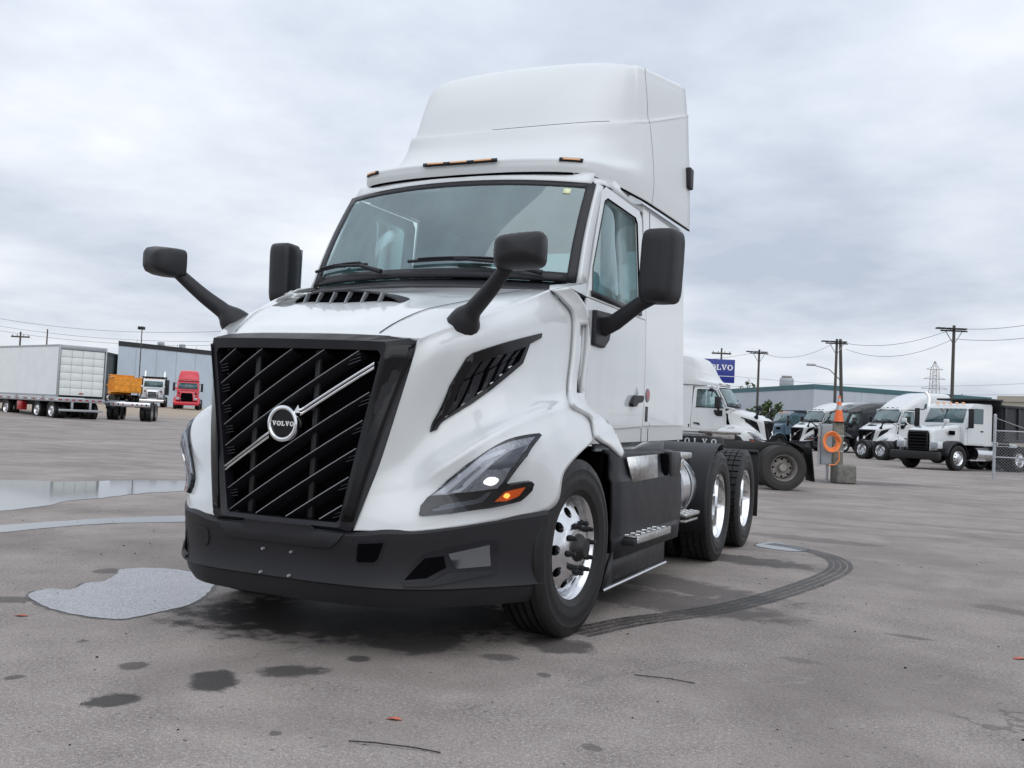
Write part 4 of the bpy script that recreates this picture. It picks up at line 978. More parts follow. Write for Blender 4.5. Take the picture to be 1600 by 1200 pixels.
puddle([(-9.267,3.806,0.000),(-9.180,4.648,0.000),(-8.658,5.097,0.000),(-8.482,5.904,0.000),(-7.859,6.760,0.000),(-7.193,6.669,0.000),(-6.690,5.953,0.000),(-6.645,5.248,0.000),(-6.719,4.607,0.000),(-6.528,3.774,0.000),(-6.496,3.254,0.000),(-6.097,2.425,0.000),(-6.349,1.683,0.000)],.06)
puddle([(-4.979,0.813,0.000),(-4.972,1.494,0.000),(-4.833,2.156,0.000),(-4.502,3.007,0.000),(-4.156,3.025,0.000),(-4.111,2.539,0.000),(-4.464,1.977,0.000),(-4.581,1.385,0.000),(-4.611,0.540,0.000)],.02)
puddle([(-2.038,-1.004,0.000),(-2.131,-0.799,0.000),(-2.001,-0.722,0.000),(-2.103,-0.503,0.000),(-2.081,-0.388,0.000),(-2.208,-0.157,0.000),(-2.351,0.050,0.000),(-2.232,0.232,0.000),(-1.955,0.281,0.000),(-1.575,0.138,0.000),(-1.293,-0.232,0.000),(-1.107,-0.579,0.000),(-1.072,-0.893,0.000),(-1.100,-1.159,0.000),(-1.327,-1.224,0.000),(-1.544,-1.212,0.000),(-1.762,-1.144,0.000)],.012,m='foamy_water')
puddle([(1.292,5.386,0.000),(1.399,5.777,0.000),(1.618,5.704,0.000),(1.842,5.378,0.000),(1.729,5.144,0.000),(1.495,5.178,0.000)],.01)
# rubber track left by a turning wheel
tm=bpy.data.materials.new('tyre_mark'); tm.use_nodes=True; t=tm.node_tree; b=t.nodes['Principled BSDF']; TC=nd('ShaderNodeTexCoord')
b.inputs['Base Color'].default_value=(.03,.029,.029,1); b.inputs['Roughness'].default_value=.5; lk(mth('MULTIPLY',mrange(noise(26,6,.8),.34,.58,.15,.95),mrange(noise(.9,3),.35,.6,.65,1)),b.inputs['Alpha'])
MT['tyre_mark']=tm
TRK=[(1.171,0.075,0.000),(1.352,0.628,0.000),(1.602,1.114,0.000),(1.813,1.663,0.000),(1.997,2.341,0.000),(2.143,3.078,0.000),(2.248,3.798,0.000),(2.253,4.378,0.000),(2.140,4.867,0.000),(1.945,5.222,0.000),(1.682,5.490,0.000),(1.389,5.623,0.000)]
trk=empty('tyre_track',(0,0,0)); trk['kind']='structure'; trk['label']='curved dark rubber track on the asphalt right of the tractor'
C_=[Vector(spl([p[:2] for p in TRK],k/90)) for k in range(91)]
for off,w in ((-.105,.022),(-.045,.025),(.015,.025),(.072,.022)):
    mb=MB()
    for k,p in enumerate(C_):
        d=(C_[min(k+1,90)]-C_[max(k-1,0)]).normalized(); n=Vector((-d.y,d.x)); a=p+n*(off-w); c=p+n*(off+w); mb.v+=[(a.x,a.y,.005),(c.x,c.y,.005)]
    mb.f=[(2*k,2*k+1,2*k+3,2*k+2) for k in range(90)]
    mb.build('rib_mark','tyre_mark',trk,smooth=False,fix=False)
# loose bits
def bit(name,pts,r,m,label,cat):
    o=MB().tube(pts,r,5).build(name,m); tag(o,label,cat); return o
a,c=Vector((1.121,-2.188,0.000)),Vector((1.472,-2.114,0.000)); bit('wire_piece',[a+Vector((0,0,.006)),a+(c-a)*.3+Vector((.01,0,.012)),a+(c-a)*.7+Vector((0,.01,.008)),c+Vector((0,0,.005))],.0028,'twig','bent dark wire lying on the asphalt nearest the bottom edge','wire')
a,c=Vector((1.763,-0.630,0.000)),Vector((2.060,-0.608,0.000)); bit('wire_piece',[a+Vector((0,0,.005)),a+(c-a)*.5+Vector((.01,0,.01)),c+Vector((0,0,.005))],.0026,'twig','thin dark wire on the asphalt right of the front wheel','wire')
def leaf(px,m,label,s,rz):
    o=MB().add([(-s,-.3*s,.003),(0,-.5*s,.012),(s,0,.004),(.1*s,.45*s,.010),(-.8*s,.35*s,.004)],[(0,1,3,4),(1,2,3)]).build('leaf',m,solid=.002); o.location=px; o.rotation_euler=(0,0,rz); tag(o,label,'leaf'); return o
leaf((-1.583,-1.419,0.000),'paper_red','small reddish leaf on the asphalt below the pale puddle',.04,.3)
leaf((1.128,-1.866,0.000),'paper_red','flat orange scrap on the asphalt in the foreground',.035,.1)
leaf((3.566,1.033,0.000),'paper_red','reddish twig scrap at the right edge of the asphalt',.05,.5)
pb=MB(); random.seed(3)
for k in range(900):
    px=random.uniform(-6,9); py=random.uniform(-4.2,6); r=random.choice([.003,.003,.004,.005,.006,.009]); 
    if abs(px)<1.3 and -1.3<py: continue
    h=[(px+r*math.cos(q)*random.uniform(.7,1.3),py+r*math.sin(q)*random.uniform(.7,1.3),.001) for q in (0,1.05,2.1,3.14,4.2,5.2)]; o=len(pb.v); pb.v+=h+[(px,py,r*.9)]; pb.f+=[(o+i,o+(i+1)%6,o+6) for i in range(6)]
st=pb.build('loose_grit','black_void',smooth=False); st['kind']='stuff'; st['label']='dark grit and crumbs scattered over the asphalt'
# ================================================================ vehicles of the yard
SKIP={'slat_edge','slat_fin','lug_cover','lug_nut','tread_bar','plate_bolt','scoop_fin','seam','panel_gap','letter','emblem_face','emblem_arrow','engine','radiator','air_dam','oil_pan','gearbox_cover','rear_window','air_hose','air_line','tank_strap','tank_cap','tank_bracket','fender_bracket','badge_centre','round_badge','turn_bulb','low_beam','step_edge','step_bracket','marker_lens','handle_cup','tow_cover','tow_opening','tow_recess','pocket_ledge','pocket_hole','wiper_joint','windshield_sticker','slot_panel','brake_drum','skirt_pocket'}
def base(n): return n.split('.')[0]
def clone(o,par,skip,swap):
    c=o.copy(); COL.objects.link(c); c.parent=par
    if o.type=='MESH':
        mn=o.data.materials[0].name
        if mn in swap:
            c.material_slots[0].link='OBJECT'; c.material_slots[0].material=MT[swap[mn]]
    for ch in list(o.children):
        if base(ch.name) not in skip: clone(ch,c,skip,swap)
    return c
def tractor_copy(xy,phi,label,skip=set(),paint=None,z=0):
    r=empty('semi_truck',(xy[0],xy[1],z+gh(*xy)),R(phi)); tag(r,label,'truck','trucks parked in the yard')
    sw={'glass_teal':'glass_far','glass_side':'glass_far','lens_clear':'glass_far'} if False else {'lens_clear':'lens_clear'}
    if paint: sw.update({'white_paint':paint,'white_roof':paint})
    for ch in list(PARTS):
        if base(ch.name) not in SKIP|skip: clone(ch,r,SKIP|skip,sw)
    return r
PARTS=list(truck.children)
# far wheels share meshes
def far_tyre():
    h=.147; Rr=.515
    return MB().lathe([(h*.7,.288),(h*.99,.37),(h*1.0,.42),(h*.9,Rr-.015),(h*.78,Rr),(h*.4,Rr),(h*.38,Rr-.014),(h*.34,Rr-.014),(h*.32,Rr),(-h*.78,Rr),(-h,.42),(-h*.7,.288)],36)
_w={}
def far_wheel(par,x,y,side,rim='aluminium',dual=False,rear=False,R_=1.0,tm='rubber'):
    w=empty('wheel'); w.parent=par; w.location=(side*x,y,.515*R_); w.rotation_euler=(0,0,0 if side>0 else math.pi); w.scale=(1,R_,R_)
    key=(rim,rear,tm)
    if key not in _w:
        ty=far_tyre().build('tyre',tm,w,angle=35)
        if rear: d=disc_holes(lambda r:-.07+.0*r,.15,.255,.03,8,k=8).lathe([(.118,.306),(.126,.300),(.112,.288),(-.03,.272),(-.07,.255)],32).lathe([(-.07,.15),(-.06,.11),(.02,.10),(.05,.08),(.055,0)],24)
        else: d=disc_holes(lambda r:.06+.07*max(0,min(1,(.285-r)/.13)),.16,.262,.030,10,k=8).lathe([(.112,.306),(.120,.300),(.112,.290),(.06,.268),(.072,.262)],32).lathe([(.127,.16),(.14,.14),(.14,.09),(.20,.085),(.205,0)],24)
        rm=d.build('rim',rim,w,angle=45); bk=MB().lathe([(-.09,.28),(-.09,0)],24).build('brake_drum','black_void',w)
        _w[key]=(ty,rm,bk)
    else:
        for q in _w[key]:
            c=q.copy(); COL.objects.link(c); c.parent=w
    if dual:
        c=_w[key][0].copy(); COL.objects.link(c); c.parent=w; c.location=(-.34,0,0)
    return w
# ---- sleeper tractors: same front, long sleeper body
def sleeper(xy,phi,label,paint='white_paint',roof=3.98,win=False):
    q_=(roof-2.93)/1.05
    r=tractor_copy(xy,phi,label,{'roof_fairing','side_panel','drive_wheel','quarter_fender','mud_flap','flap_hanger','fifth_wheel','deck_plate','fuel_tank','side_skirt','sill','under_sill','chassis','axle','roof_rail','cab'},None if paint=='white_paint' else paint)
    rows=[]
    st=[(.60,2.93,.93),(.80,2.93+.13*q_,.98),(1.2,2.93+.39*q_,1.01),(1.7,2.93+.67*q_,1.03),(2.3,2.93+.91*q_,1.04),(3.0,roof,1.045),(4.0,roof+.02,1.045),(4.45,roof,1.04)]
    for k in range(25):
        y,zt,w=spl(st,k/24); zb=2.90 if y<1.74 else 1.22; L=[]
        for m in range(17):
            if m<=8: L.append((w-.02*(m/8)*(zt-zb)*.15,y,zb+(zt-.32-zb)*m/8))
            else:
                a=(m-8)/8*math.pi/2; L.append(((w-.03-.35)+.35*math.cos(a) if m<16 else 0,y,zt-.32+.32*math.sin(a)))
        rows.append(L)
    mb=MB().grid(rows).mirror(); 
    sp=mb.build('sleeper_body',paint,r,angle=45,solid=.02)
    MB().box((-1.0,4.40,1.2),(1.0,4.44,3.7)).box((-1.0,1.74,1.2),(-.99,4.42,1.25)).build('rear_wall',paint,r,smooth=False)
    for s in (1,-1):
        MB().prism([(1.75,1.0),(4.44,1.0),(4.44,1.24),(1.75,1.24)],s*1.0,s*1.03,'x').build('sill',paint,r)
        MB().bbox((s*.75-.27,1.2,.40),(s*.75+.27,4.3,1.0),.12).build('side_skirt','dark_plastic',r)
        if win: MB().prism([(2.3,3.02),(2.36,3.30),(3.05,3.36),(3.05,3.02)],s*1.03,s*1.05,'x').build('sleeper_window','glass_far',r)
        for y in (.64,.80): pass
    for x in (-.55,-.2,.2,.55): MB().bbox((x-.09,.66+.1*abs(x),2.985),(x+.09,.80+.1*abs(x),3.02),.008).build('marker_light','gloss_black',r)
    MB().box((-.44,-.7,.75),(-.36,7.9,1.0)).box((.36,-.7,.75),(.44,7.9,1.0)).build('chassis','frame_black',r,smooth=False)
    for y in (5.7,7.02):
        for s in (1,-1): far_wheel(r,1.075,y,s,'aluminium',True,True)
    return r
# ---- working trucks with square bonnets
def work_truck(xy,phi,label,paint,grille='chrome',body=None,body_paint='dump_black',stack=False,visor=None,wheels=((0,False),(4.2,True),(5.5,True)),rim='aluminium',length=6.3,roof=0,fender='dark_plastic',bumper='chrome',lights=True,cat='truck',high=False):
    r=empty('work_truck',(xy[0],xy[1],gh(*xy)),R(phi)); tag(r,label,cat,'trucks parked in the yard')
    # bonnet: sections from nose to cowl, flat sided with rounded shoulders
    rows=[]
    for k in range(11):
        t=k/10; y=-.95+1.65*t; w=.56+.26*t; zt=1.62+.30*t**.8; L=[]
        if k==0: w-=.03; zt-=.05
        for m in range(13):
            if m<=6: L.append((w+.02*math.sin(m/6*3.14),y,.78+(zt-.16-.78)*m/6))
            else: a=(m-6)/6*math.pi/2; L.append(((w-.16)+.16*math.cos(a) if m<12 else 0,y,zt-.16+.16*math.sin(a)))
        rows.append(L)
    bn=MB().grid(rows).mirror().build('bonnet',paint,r,angle=45,solid=.015)
    gr=MB().bbox((-.47,-1.0,.78),(.47,-.93,1.58),.03).build('grille',grille,r)
    MB().box((-.41,-1.012,.84),(.41,-1.0,1.50)).build('grille_mesh','black_void',gr)
    for q in range(5): MB().box((-.41,-1.02,.90+.13*q),(.41,-1.006,.925+.13*q)).build('grille_bar',grille,gr)
    MB().bbox((-1.15,-1.25,.42),(1.15,-1.0,.74),.05).build('bumper',bumper,r)
    for s in (1,-1):
        f=MB(); rows=[]
        for k in range(13):
            t=R(5+170*k/12); rows.append([(s*x,-.0-(.66+dz)*math.cos(t),.52+(.66+dz)*math.sin(t)) for x,dz in ((.70,.03),(1.12,.03),(1.2,-.03))])
        f.grid(rows).build('fender',fender if fender!='paint' else paint,r,solid=.03)
        hb=MB().bbox((s*.80-.20,-1.02,.86),(s*.80+.20,-.72,1.16),.05).build('headlight_pod',paint,r)
        MB().bbox((s*.80-.16,-1.035,.90),(s*.80+.16,-1.015,1.12),.01).build('headlight','lamp_silver',hb)
        if True:
            sv=MB().bbox((s*.80-.02,-.1,1.45),(s*.80+.03,.25,1.62),.01).build('side_vent','black_void',r)
        hm=MB().tube([(s*.72,-.45,1.70),(s*.98,-.55,1.95)],.025,8).bbox((s*1.0-.11,-.62,1.90),(s*1.0+.11,-.52,2.08),.03).build('hood_mirror',paint if paint!='red_paint' else 'red_paint',r)
        mr=MB().tube([(s*1.02,.75,1.75),(s*1.25,.62,1.8)],.025,6).tube([(s*1.02,.75,2.5),(s*1.25,.62,2.5)],.025,6).bbox((s*1.28-.11,.56,1.75),(s*1.28+.11,.66,2.55),.03).build('door_mirror','dark_plastic' if not visor else 'chrome',r)
    # cab
    c=MB(); pr=[(.62,1.05),(.62,1.92),(.95,2.62),(1.15,2.78),(2.35,2.80),(2.42,2.70),(2.42,1.05)]
    cb=MB().prism(pr,-1.0,1.0,'x').build('cab',paint,r,bev=.03)
    MB().add([(-.90,.622,1.97),(.90,.622,1.97),(.86,.90,2.56),(-.86,.90,2.56)],[(0,1,2,3)]).build('windshield','glass_far',r,solid=.012,off=0)
    MB().add([(-.012,.607,1.97),(.012,.607,1.97),(.012,.885,2.56),(-.012,.885,2.56)],[(0,1,2,3)]).build('windshield_divider','black_void',r,solid=.01)
    for s in (1,-1):
        d=MB().prism([(.80,1.12),(1.85,1.12),(1.85,2.68),(1.15,2.68),(.80,1.95)],s*1.0,s*1.018,'x').build('door',paint,r)
        MB().prism([(.90,1.95),(1.78,1.95),(1.78,2.58),(1.20,2.58)],s*1.018,s*1.026,'x').build('door_window','glass_far',d)
        MB().bbox((s*1.03-.015,1.62,1.62),(s*1.03+.015,1.78,1.67),.006).build('door_handle','black_void',d)
        MB().tube([(s*.90,1.3,.70),(s*.90,2.4,.70)],.28,16).build('fuel_tank','aluminium',r)
        MB().bbox((s*1.0-.12,.85,.42),(s*1.0+.12,1.9,.47),.01).build('step','plate_metal',r)
    if roof: 
        rows=[]
        for k in range(9):
            t=k/8; y=.95+1.5*t; w=.95; zt=2.80+roof*math.sin(min(1,t*1.35)*math.pi/2); rows.append([(w,y,2.76),(w-.02,y,2.76+(zt-2.76)*.7),(w-.16,y,zt),(0,y,zt+.02)])
        MB().grid(rows).mirror().build('roof_fairing',paint,r,solid=.02,angle=50)
    else:
        for x in (-.6,-.3,0,.3,.6): MB().bbox((x-.05,.98,2.76),(x+.05,1.08,2.83),.015).build('marker_light','marker',r)
    if visor: MB().add([(-.92,.60,2.66),(.92,.60,2.66),(.90,.98,2.76),(-.90,.98,2.76)],[(0,1,2,3)]).build('sun_visor',visor,r,solid=.02)
    MB().box((-.44,-.9,.72),(-.36,length,.98)).box((.36,-.9,.72),(.44,length,.98)).build('chassis','frame_black',r,smooth=False)
    MB().bbox((-.5,-.9,.4),(.5,2.3,1.05),.05).build('underbody','black_void',r)
    if stack:
        for s in ((1,-1) if stack==2 else (-1,)): MB().tube([(s*.92,2.55,.9),(s*.92,2.55,3.35),(s*.92,2.62,3.5),(s*.92,2.75,3.6)],[.09,.09,.075,.07],14).build('exhaust_stack','chrome',r,angle=60)
    for y,du in wheels:
        for s in (1,-1): far_wheel(r,1.06,y,s,rim,du,du)
    if body=='dump':
        y0,y1=2.75,length+.15
        b=MB(); th=.06
        b.box((-1.2,y0,1.25),(1.2,y1,1.33)).box((-1.22,y0,1.33),(-1.14,y1,2.75)).box((1.14,y0,1.33),(1.22,y1,2.75)).box((-1.14,y0,1.33),(1.14,y0+.08,3.0)).box((-1.14,y1-.07,1.33),(1.14,y1,2.6))
        bd=b.build('dump_body',body_paint,r,smooth=False)
        for s in (1,-1):
            for q in range(5):
                y=y0+.1+(y1-y0-.3)*q/4; MB().bbox((s*1.255-.04,y,1.28),(s*1.255+.04,y+.1,2.72),.01).build('side_rib',body_paint,bd)
            MB().bbox((s*1.25-.06,y0,2.68),(s*1.25+.06,y1,2.80),.015).build('top_rail',body_paint,bd)
            MB().bbox((s*1.25-.05,y0,1.24),(s*1.25+.05,y1,1.36),.015).build('lower_rail',body_paint,bd)
        for x in (-.75,-.25,.25,.75): MB().bbox((x-.05,y1,1.35),(x+.05,y1+.05,2.55),.01).build('tailgate_rib',body_paint,bd)
        for z in (1.36,1.95,2.5): MB().bbox((-1.12,y1,z),(1.12,y1+.035,z+.08),.01).build('tailgate_bar',body_paint,bd)
        MB().bbox((-1.2,y0-1.0,2.95),(1.2,y0+.1,3.03),.02).build('cab_guard',body_paint,bd)
    return r
# right hand side of the yard
tractor_copy((-4.19,33.10),88,'white day cab tractor seen side on behind the bare dark chassis',{'fifth_wheel'})
pos=Vector((*(-0.42,16.80),0)); rt_=Matrix.Rotation(R(-66),3,'Z'); q=pos-rt_@Vector((0,5.6,0))
b_=tractor_copy((q.x,q.y),-66,'dark bare truck chassis end with rusty grey hub, dual tyres and mud flap',{'drive_wheel','quarter_fender','mud_flap','flap_hanger','axle','deck_plate'},'black_paint')
for s in (1,-1):
    far_wheel(b_,1.05,5.6,s,'steel_grey',True,True,.93,'old_rubber')
    MB().bbox((s*.92-.30,6.14,.22),(s*.92+.30,6.16,.95),.004).xf(lambda v:Vector((v.x,v.y+(.95-v.z)*.12,v.z))).build('mud_flap','rubber',b_)
    f=MB(); rows=[]
    for k in range(9):
        t=R(35+60*k/8); rows.append([(s*x,5.6+.60*math.cos(t),.48+.56*math.sin(t)) for x in (.60,1.2)])
    f.grid(rows).build('fender','rubber',b_,solid=.012)
MB().bbox((-.45,6.24,.70),(.45,6.36,.98),.01).build('rear_crossmember','frame_black',b_)
for s in (1,-1): MB().box((s*.40-.04,5.86,.72),(s*.40+.04,6.24,1.0)).build('frame_tail','frame_black',b_,smooth=False)
MB().tube([(-1,5.6,.48),(1,5.6,.48)],.09,10).build('axle','frame_black',b_)
work_truck((-9.30,72.49),-48,'blue grey dump truck parked behind the white day cab tractor','blue_paint','black_void','dump','blue_paint',rim='frame_black',fender='paint',bumper='frame_black')
sleeper((-5.86,67.45),-42,'white sleeper tractor between the blue grey dump truck and the black one',roof=3.62)
sleeper((-4.08,66.06),-42,'glossy black sleeper tractor behind the orange traffic cone','black_paint',roof=3.62)
sleeper((-0.32,55.68),-42,'white sleeper tractor with high roof and small side window, right of the black one',win=True)
sleeper((1.57,66.40),-42,'white sleeper tractor mostly hidden, only its dark grille showing behind the exhaust stack')
g_=work_truck((4.95,47.07),52,'white day cab with tall chrome exhaust stack and long bare tandem chassis','white_paint','chrome',None,stack=True,wheels=((0,False),(3.5,False),(5.3,True),(6.55,True)),length=7.4)
work_truck((4.11,63.15),-38,'white truck with silver sun visor behind the white dump truck cab','white_paint','chrome',None,visor='aluminium',roof=.35)
work_truck((2.72,38.39),-36,'white cab dump truck with black tipping body behind the wire fence','white_paint','slat_black','dump','dump_black',wheels=((0,False),(4.1,True),(5.4,True)),length=6.6,fender='mid_plastic',bumper='frame_black')
# left hand side of the yard
work_truck((-68.25,66.88),42,'black and chrome dump truck left of the red tractor','white_paint','chrome','dump','dump_black',stack=2,bumper='chrome',rim='frame_black',fender='black_paint')
work_truck((-62.98,65.95),40,'bright red tractor with high roof parked by the blue wall','red_paint','black_void',None,roof=1.0,bumper='red_paint',fender='paint',rim='frame_black')
work_truck((-75.40,69.16),-125,'orange dump truck seen from behind beside the white box trailer','orange_paint','black_void','dump','orange_paint',rim='frame_black')
# ---- white box trailer on a flat deck with its roll-up door towards us
pT=(-39.47,32.62); tr_=empty('box_trailer',(pT[0],pT[1],gh(*pT)-.1),R(74)); tag(tr_,'long white box trailer with panelled roll up door and striped deck edge','trailer')
# local: door face at y=0 looking to -y, box runs to +y
H0,H1=1.25,4.05
for s in (1,-1):
    for q in range(10): MB().box((s*1.27-.015,.1+q*1.2,H0+.12),(s*1.27+.015,.1+q*1.2+1.194,H1-.1)).build('side_sheet','trailer_white',tr_,smooth=False)
    MB().bbox((s*1.27-.04,-.03,H0),(s*1.27+.04,.10,H1),.01).build('door_post','galv',tr_)
    MB().box((s*1.28-.02,.1,H1-.1),(s*1.28+.02,12.2,H1)).box((s*1.28-.02,.1,H0),(s*1.28+.02,12.2,H0+.12)).build('side_rail','galv',tr_,smooth=False)
MB().box((-1.27,0,H1-.02),(1.27,12.2,H1)).box((-1.27,12.15,H0),(1.27,12.2,H1)).build('roof','trailer_white',tr_,smooth=False)
MB().bbox((-1.23,-.03,H1-.22),(1.23,.06,H1),.01).build('door_header','galv',tr_)
for j in range(6):
    for i in range(4): MB().bbox((-1.2+.6*i+.006,.02,H0+.10+.41*j+.006),(-1.2+.6*i+.594,.05,H0+.10+.41*j+.404),.008).build('door_panel','door_white',tr_)
MB().bbox((-.12,-.02,H0+.2),(.12,.02,H0+.26),.01).build('door_latch','red_lens',tr_)
dk=MB().bbox((-1.3,-.12,1.0),(1.3,12.4,1.22),.02).build('deck','galv',tr_)
for q in range(23):
    m='red_lens' if q%2 else 'white_flat'
    MB().box((-1.306,-.1+q*.54,1.08),(-1.301,-.1+q*.54+.27,1.15)).build('reflector_stripe',m,dk,smooth=False)
for q in range(7): MB().box((-1.25+q*.36,-.126,1.08),(-1.25+q*.36+.18,-.121,1.15)).build('reflector_stripe','red_lens',dk,smooth=False)
MB().box((-.5,.1,.75),(-.4,12,1.0)).box((.4,.1,.75),(.5,12,1.0)).build('frame_rail','frame_black',tr_,smooth=False)
bu=MB().bbox((-1.2,-.15,.50),(1.2,-.07,.62),.01).build('rear_bumper','galv',tr_)
for s in (1,-1): MB().bbox((s*.5-.06,-.13,.6),(s*.5+.06,-.05,1.0),.01).build('bumper_post','galv',bu)
for y in (.85,2.6,6.6):
    for s in (1,-1): far_wheel(tr_,1.05,y,s,'aluminium',True,True)
for s in (1,-1): MB().bbox((s*.95-.3,3.0,.3),(s*.95+.3,3.02,1.0),.01).build('mud_flap','rubber',tr_)
MB().bbox((-1.28,4.3,.45),(-.95,4.9,.95),.03).build('tool_box','red_lens',tr_)
# chassis with perforated silver beam next to the trailer
pC=(-39.30,35.99); cc=empty('chassis_truck',(pC[0],pC[1],gh(*pC)),R(35)); tag(cc,'low dark chassis with a perforated silver tail beam right of the box trailer','truck','trucks parked in the yard')
bm_=MB().bbox((-1.2,-.9,.80),(1.2,-.82,1.05),.02).build('tail_beam','aluminium',cc)
for q in range(9):
    if q!=4: MB().lathe([(-.905,0),(-.905,.045),(-.90,.05)],12,'y',(-1.0+.25*q,0,.92)).build('beam_lamp','red_lens' if q%2 else 'black_void',bm_)
MB().box((-.45,-.8,.75),(-.36,5,.98)).box((.36,-.8,.75),(.45,5,.98)).build('frame_rail','frame_black',cc,smooth=False)
for y in (0,1.35):
    for s in (1,-1): far_wheel(cc,1.05,y,s,'steel_grey',True,True)
for s in (1,-1):
    f=MB(); rows=[]
    for k in range(11):
        t=R(10+160*k/10); rows.append([(s*x,.62*math.cos(t),.52+.60*math.sin(t)) for x in (.62,1.22)])
    f.grid(rows).build('fender','mid_plastic',cc,solid=.012)
# ================================================================ post with cone, hose and box
pP=Vector((*(0.76,20.73),0))
rgt=Vector((.911,.411,0)); fwd=Vector((-.411,.911,0)); aR=math.atan2(.411,.911)
def place(o,dx,dy=0,z=0): o.location=pP+rgt*dx+fwd*dy+Vector((0,0,z)); o.rotation_euler=(0,0,aR); return o
o=MB().bbox((-.25,-.25,0),(.25,.25,.47),.03).xf(lambda v:v+Vector((random.uniform(-.012,.012),random.uniform(-.012,.012),0))).build('concrete_block','concrete'); place(o,.05,.02); tag(o,'mossy concrete block with green spray marks at the foot of the post','block')
for k,(a,c,e,d) in enumerate([(-.05,.24,.06,.10),(.02,.31,.05,.12),(.10,.25,.04,.09),(-.12,.16,.07,.05)]): MB().box((a,-.253,c-d/2),(a+e,-.2515,c+d/2)).xf(lambda v:Vector((v.x+(v.z-.25)*.6,v.y,v.z))).build('spray_mark','green_spray',o,smooth=False)
o=MB().bbox((-.13,-.10,0),(.13,.10,1.55),.015).build('timber_post','wood_grey'); place(o,-.01,.36); tag(o,'weathered grey timber post under the traffic cone','post')
for z in (.35,.8,1.2): MB().box((-.131,-.103,z),(.131,-.10,z+.03)).build('post_band','galv',o,smooth=False)
o=MB().bbox((-.13,-.10,.45),(.13,.10,1.50),.02).build('electrical_box','box_grey'); place(o,-.36,.22); tag(o,'grey electrical cabinet with conduit on the left of the timber post','electrical box')
MB().box((-.11,-.104,.5),(.11,-.10,1.45)).build('cabinet_door','box_grey',o,smooth=False); MB().tube([(.05,-.02,0),(.05,-.02,.5)],.035,10).build('conduit','galv',o); MB().box((-.2,-.02,.4),(-.14,.02,1.45)).build('side_channel','galv',o,smooth=False)
hs_=MB()
for k in range(5):
    r_=.15+.018*k; hs_.tube([(r_*math.cos(t*.2618),-.02*k+.015*math.sin(t+k),r_*1.15*math.sin(t*.2618)) for t in range(25)],.019,8,cap=False)
hs_.tube([(.15,-.02,-.05),(.20,-.03,-.25),(.22,-.02,-.45),(.12,-.03,-.58),(-.05,-.03,-.60)],.016,8)
o=hs_.build('hose','hose_orange'); place(o,-.30,.0,1.05); tag(o,'coiled orange hose hung on the electrical cabinet','hose')
o=MB().bbox((-.15,-.15,0),(.15,.15,.03),.012).build('traffic_cone','rubber'); place(o,0,.36,1.55); tag(o,'orange traffic cone with grey bands set on top of the timber post','traffic cone')
def cone_r(z): return .125-.098*(z-.03)/.67
for nm,m,z0,z1 in (('cone_body','cone_orange',.03,.33),('cone_band','galv',.33,.46),('cone_body','cone_orange',.46,.55),('cone_band','galv',.55,.63),('cone_tip','cone_orange',.63,.70)): MB().lathe([(z0,cone_r(z0)),(z1,cone_r(z1))]+([(z1,0)] if z1>.69 else []),24,'z').build(nm,m,o)
# ================================================================ wire fence at the right edge
pF=Vector((*(4.66,30.49),0)); fd=(Vector((*(7.64,30.18),0))-pF).normalized(); fl_=empty('wire_fence',pF,math.atan2(fd.y,fd.x)); tag(fl_,'galvanised chain link fence with pipe rails at the right edge','fence')
MB().tube([(0,0,0),(0,0,2.12)],.05,12).lathe([(2.12,.055),(2.15,.05),(2.19,.0)],12,'z').build('end_post','galv',fl_)
MB().tube([(3.0,0,0),(3.0,0,2.1)],.035,10).build('line_post','galv',fl_)
for z in (.75,1.62): MB().tube([(0,0,z),(6,0,z)],.022,8).build('rail','galv',fl_)
for z in (.2,.45,.7,.95,1.2,1.45): MB().lathe([(z,.055),(z+.03,.055)],12,'z').build('post_clamp','galv',fl_,solid=.006,off=1)
MB().tube([(0,0,2.05),(1.5,-.0,1.5),(3,0,.9)],.008,5).build('brace_wire','galv',fl_)
mw=MB()
n=0
for k in range(-18,62):
    for sgn in (1,-1):
        x0=k*.1 if sgn==1 else k*.1; a=(x0,0,.05); 
        p0=[x0,.05]; p1=[x0+sgn*1.55,1.60]
        if sgn==1: xs=(x0,x0+1.55)
        else: xs=(x0+1.55,x0)
        za,zb=.05,1.60; xa,xb=xs
        if xa<0: za+=(0-xa)/(xb-xa)*(zb-za) if xb>xa else 0; xa=0 if xb>0 else xa
        if xb<0: 
            if xa<=0: continue
            zb=za+(zb-za)*(xa/(xa-xb)); xb=0
        if xa>6 or xb>6 or (xa<=0 and xb<=0): continue
        mw.tube([(xa,.004*sgn,za),(xb,.004*sgn,zb)],.0035,3,cap=False)
o=mw.build('chain_link','galv',fl_,smooth=False); o['kind']='stuff'
# ================================================================ buildings
def hall(name,A,Cc,B,h,m,roof,label,band=.5,z=0):
    """two visible walls A-C-B with a roof edge band"""
    A,Cc,B=[Vector((*p,0)) for p in (A,Cc,B)]; D=A+(B-Cc); e=empty(name,Cc+Vector((0,0,z))); tag(e,label,'building')
    L=[A-Cc,Vector((0,0,0)),B-Cc,D-Cc]
    MB().prism([(p.x,p.y) for p in L],0,h,'z').build('wall',m,e,smooth=False)
    ctr=sum(L,Vector((0,0,0)))/4
    if band: MB().prism([((p.x-ctr.x)*1.003+ctr.x,(p.y-ctr.y)*1.003+ctr.y) for p in L],h-band,h+.15,'z').build('roof_edge',roof,e,smooth=False)
    return e,L
e,L=hall('warehouse',(-25.36,135.48),(-11.22,114.41),(8.72,137.62),7.0,'wall_pale','roof_teal','long pale blue grey warehouse with teal roof edge behind the trucks',.45)
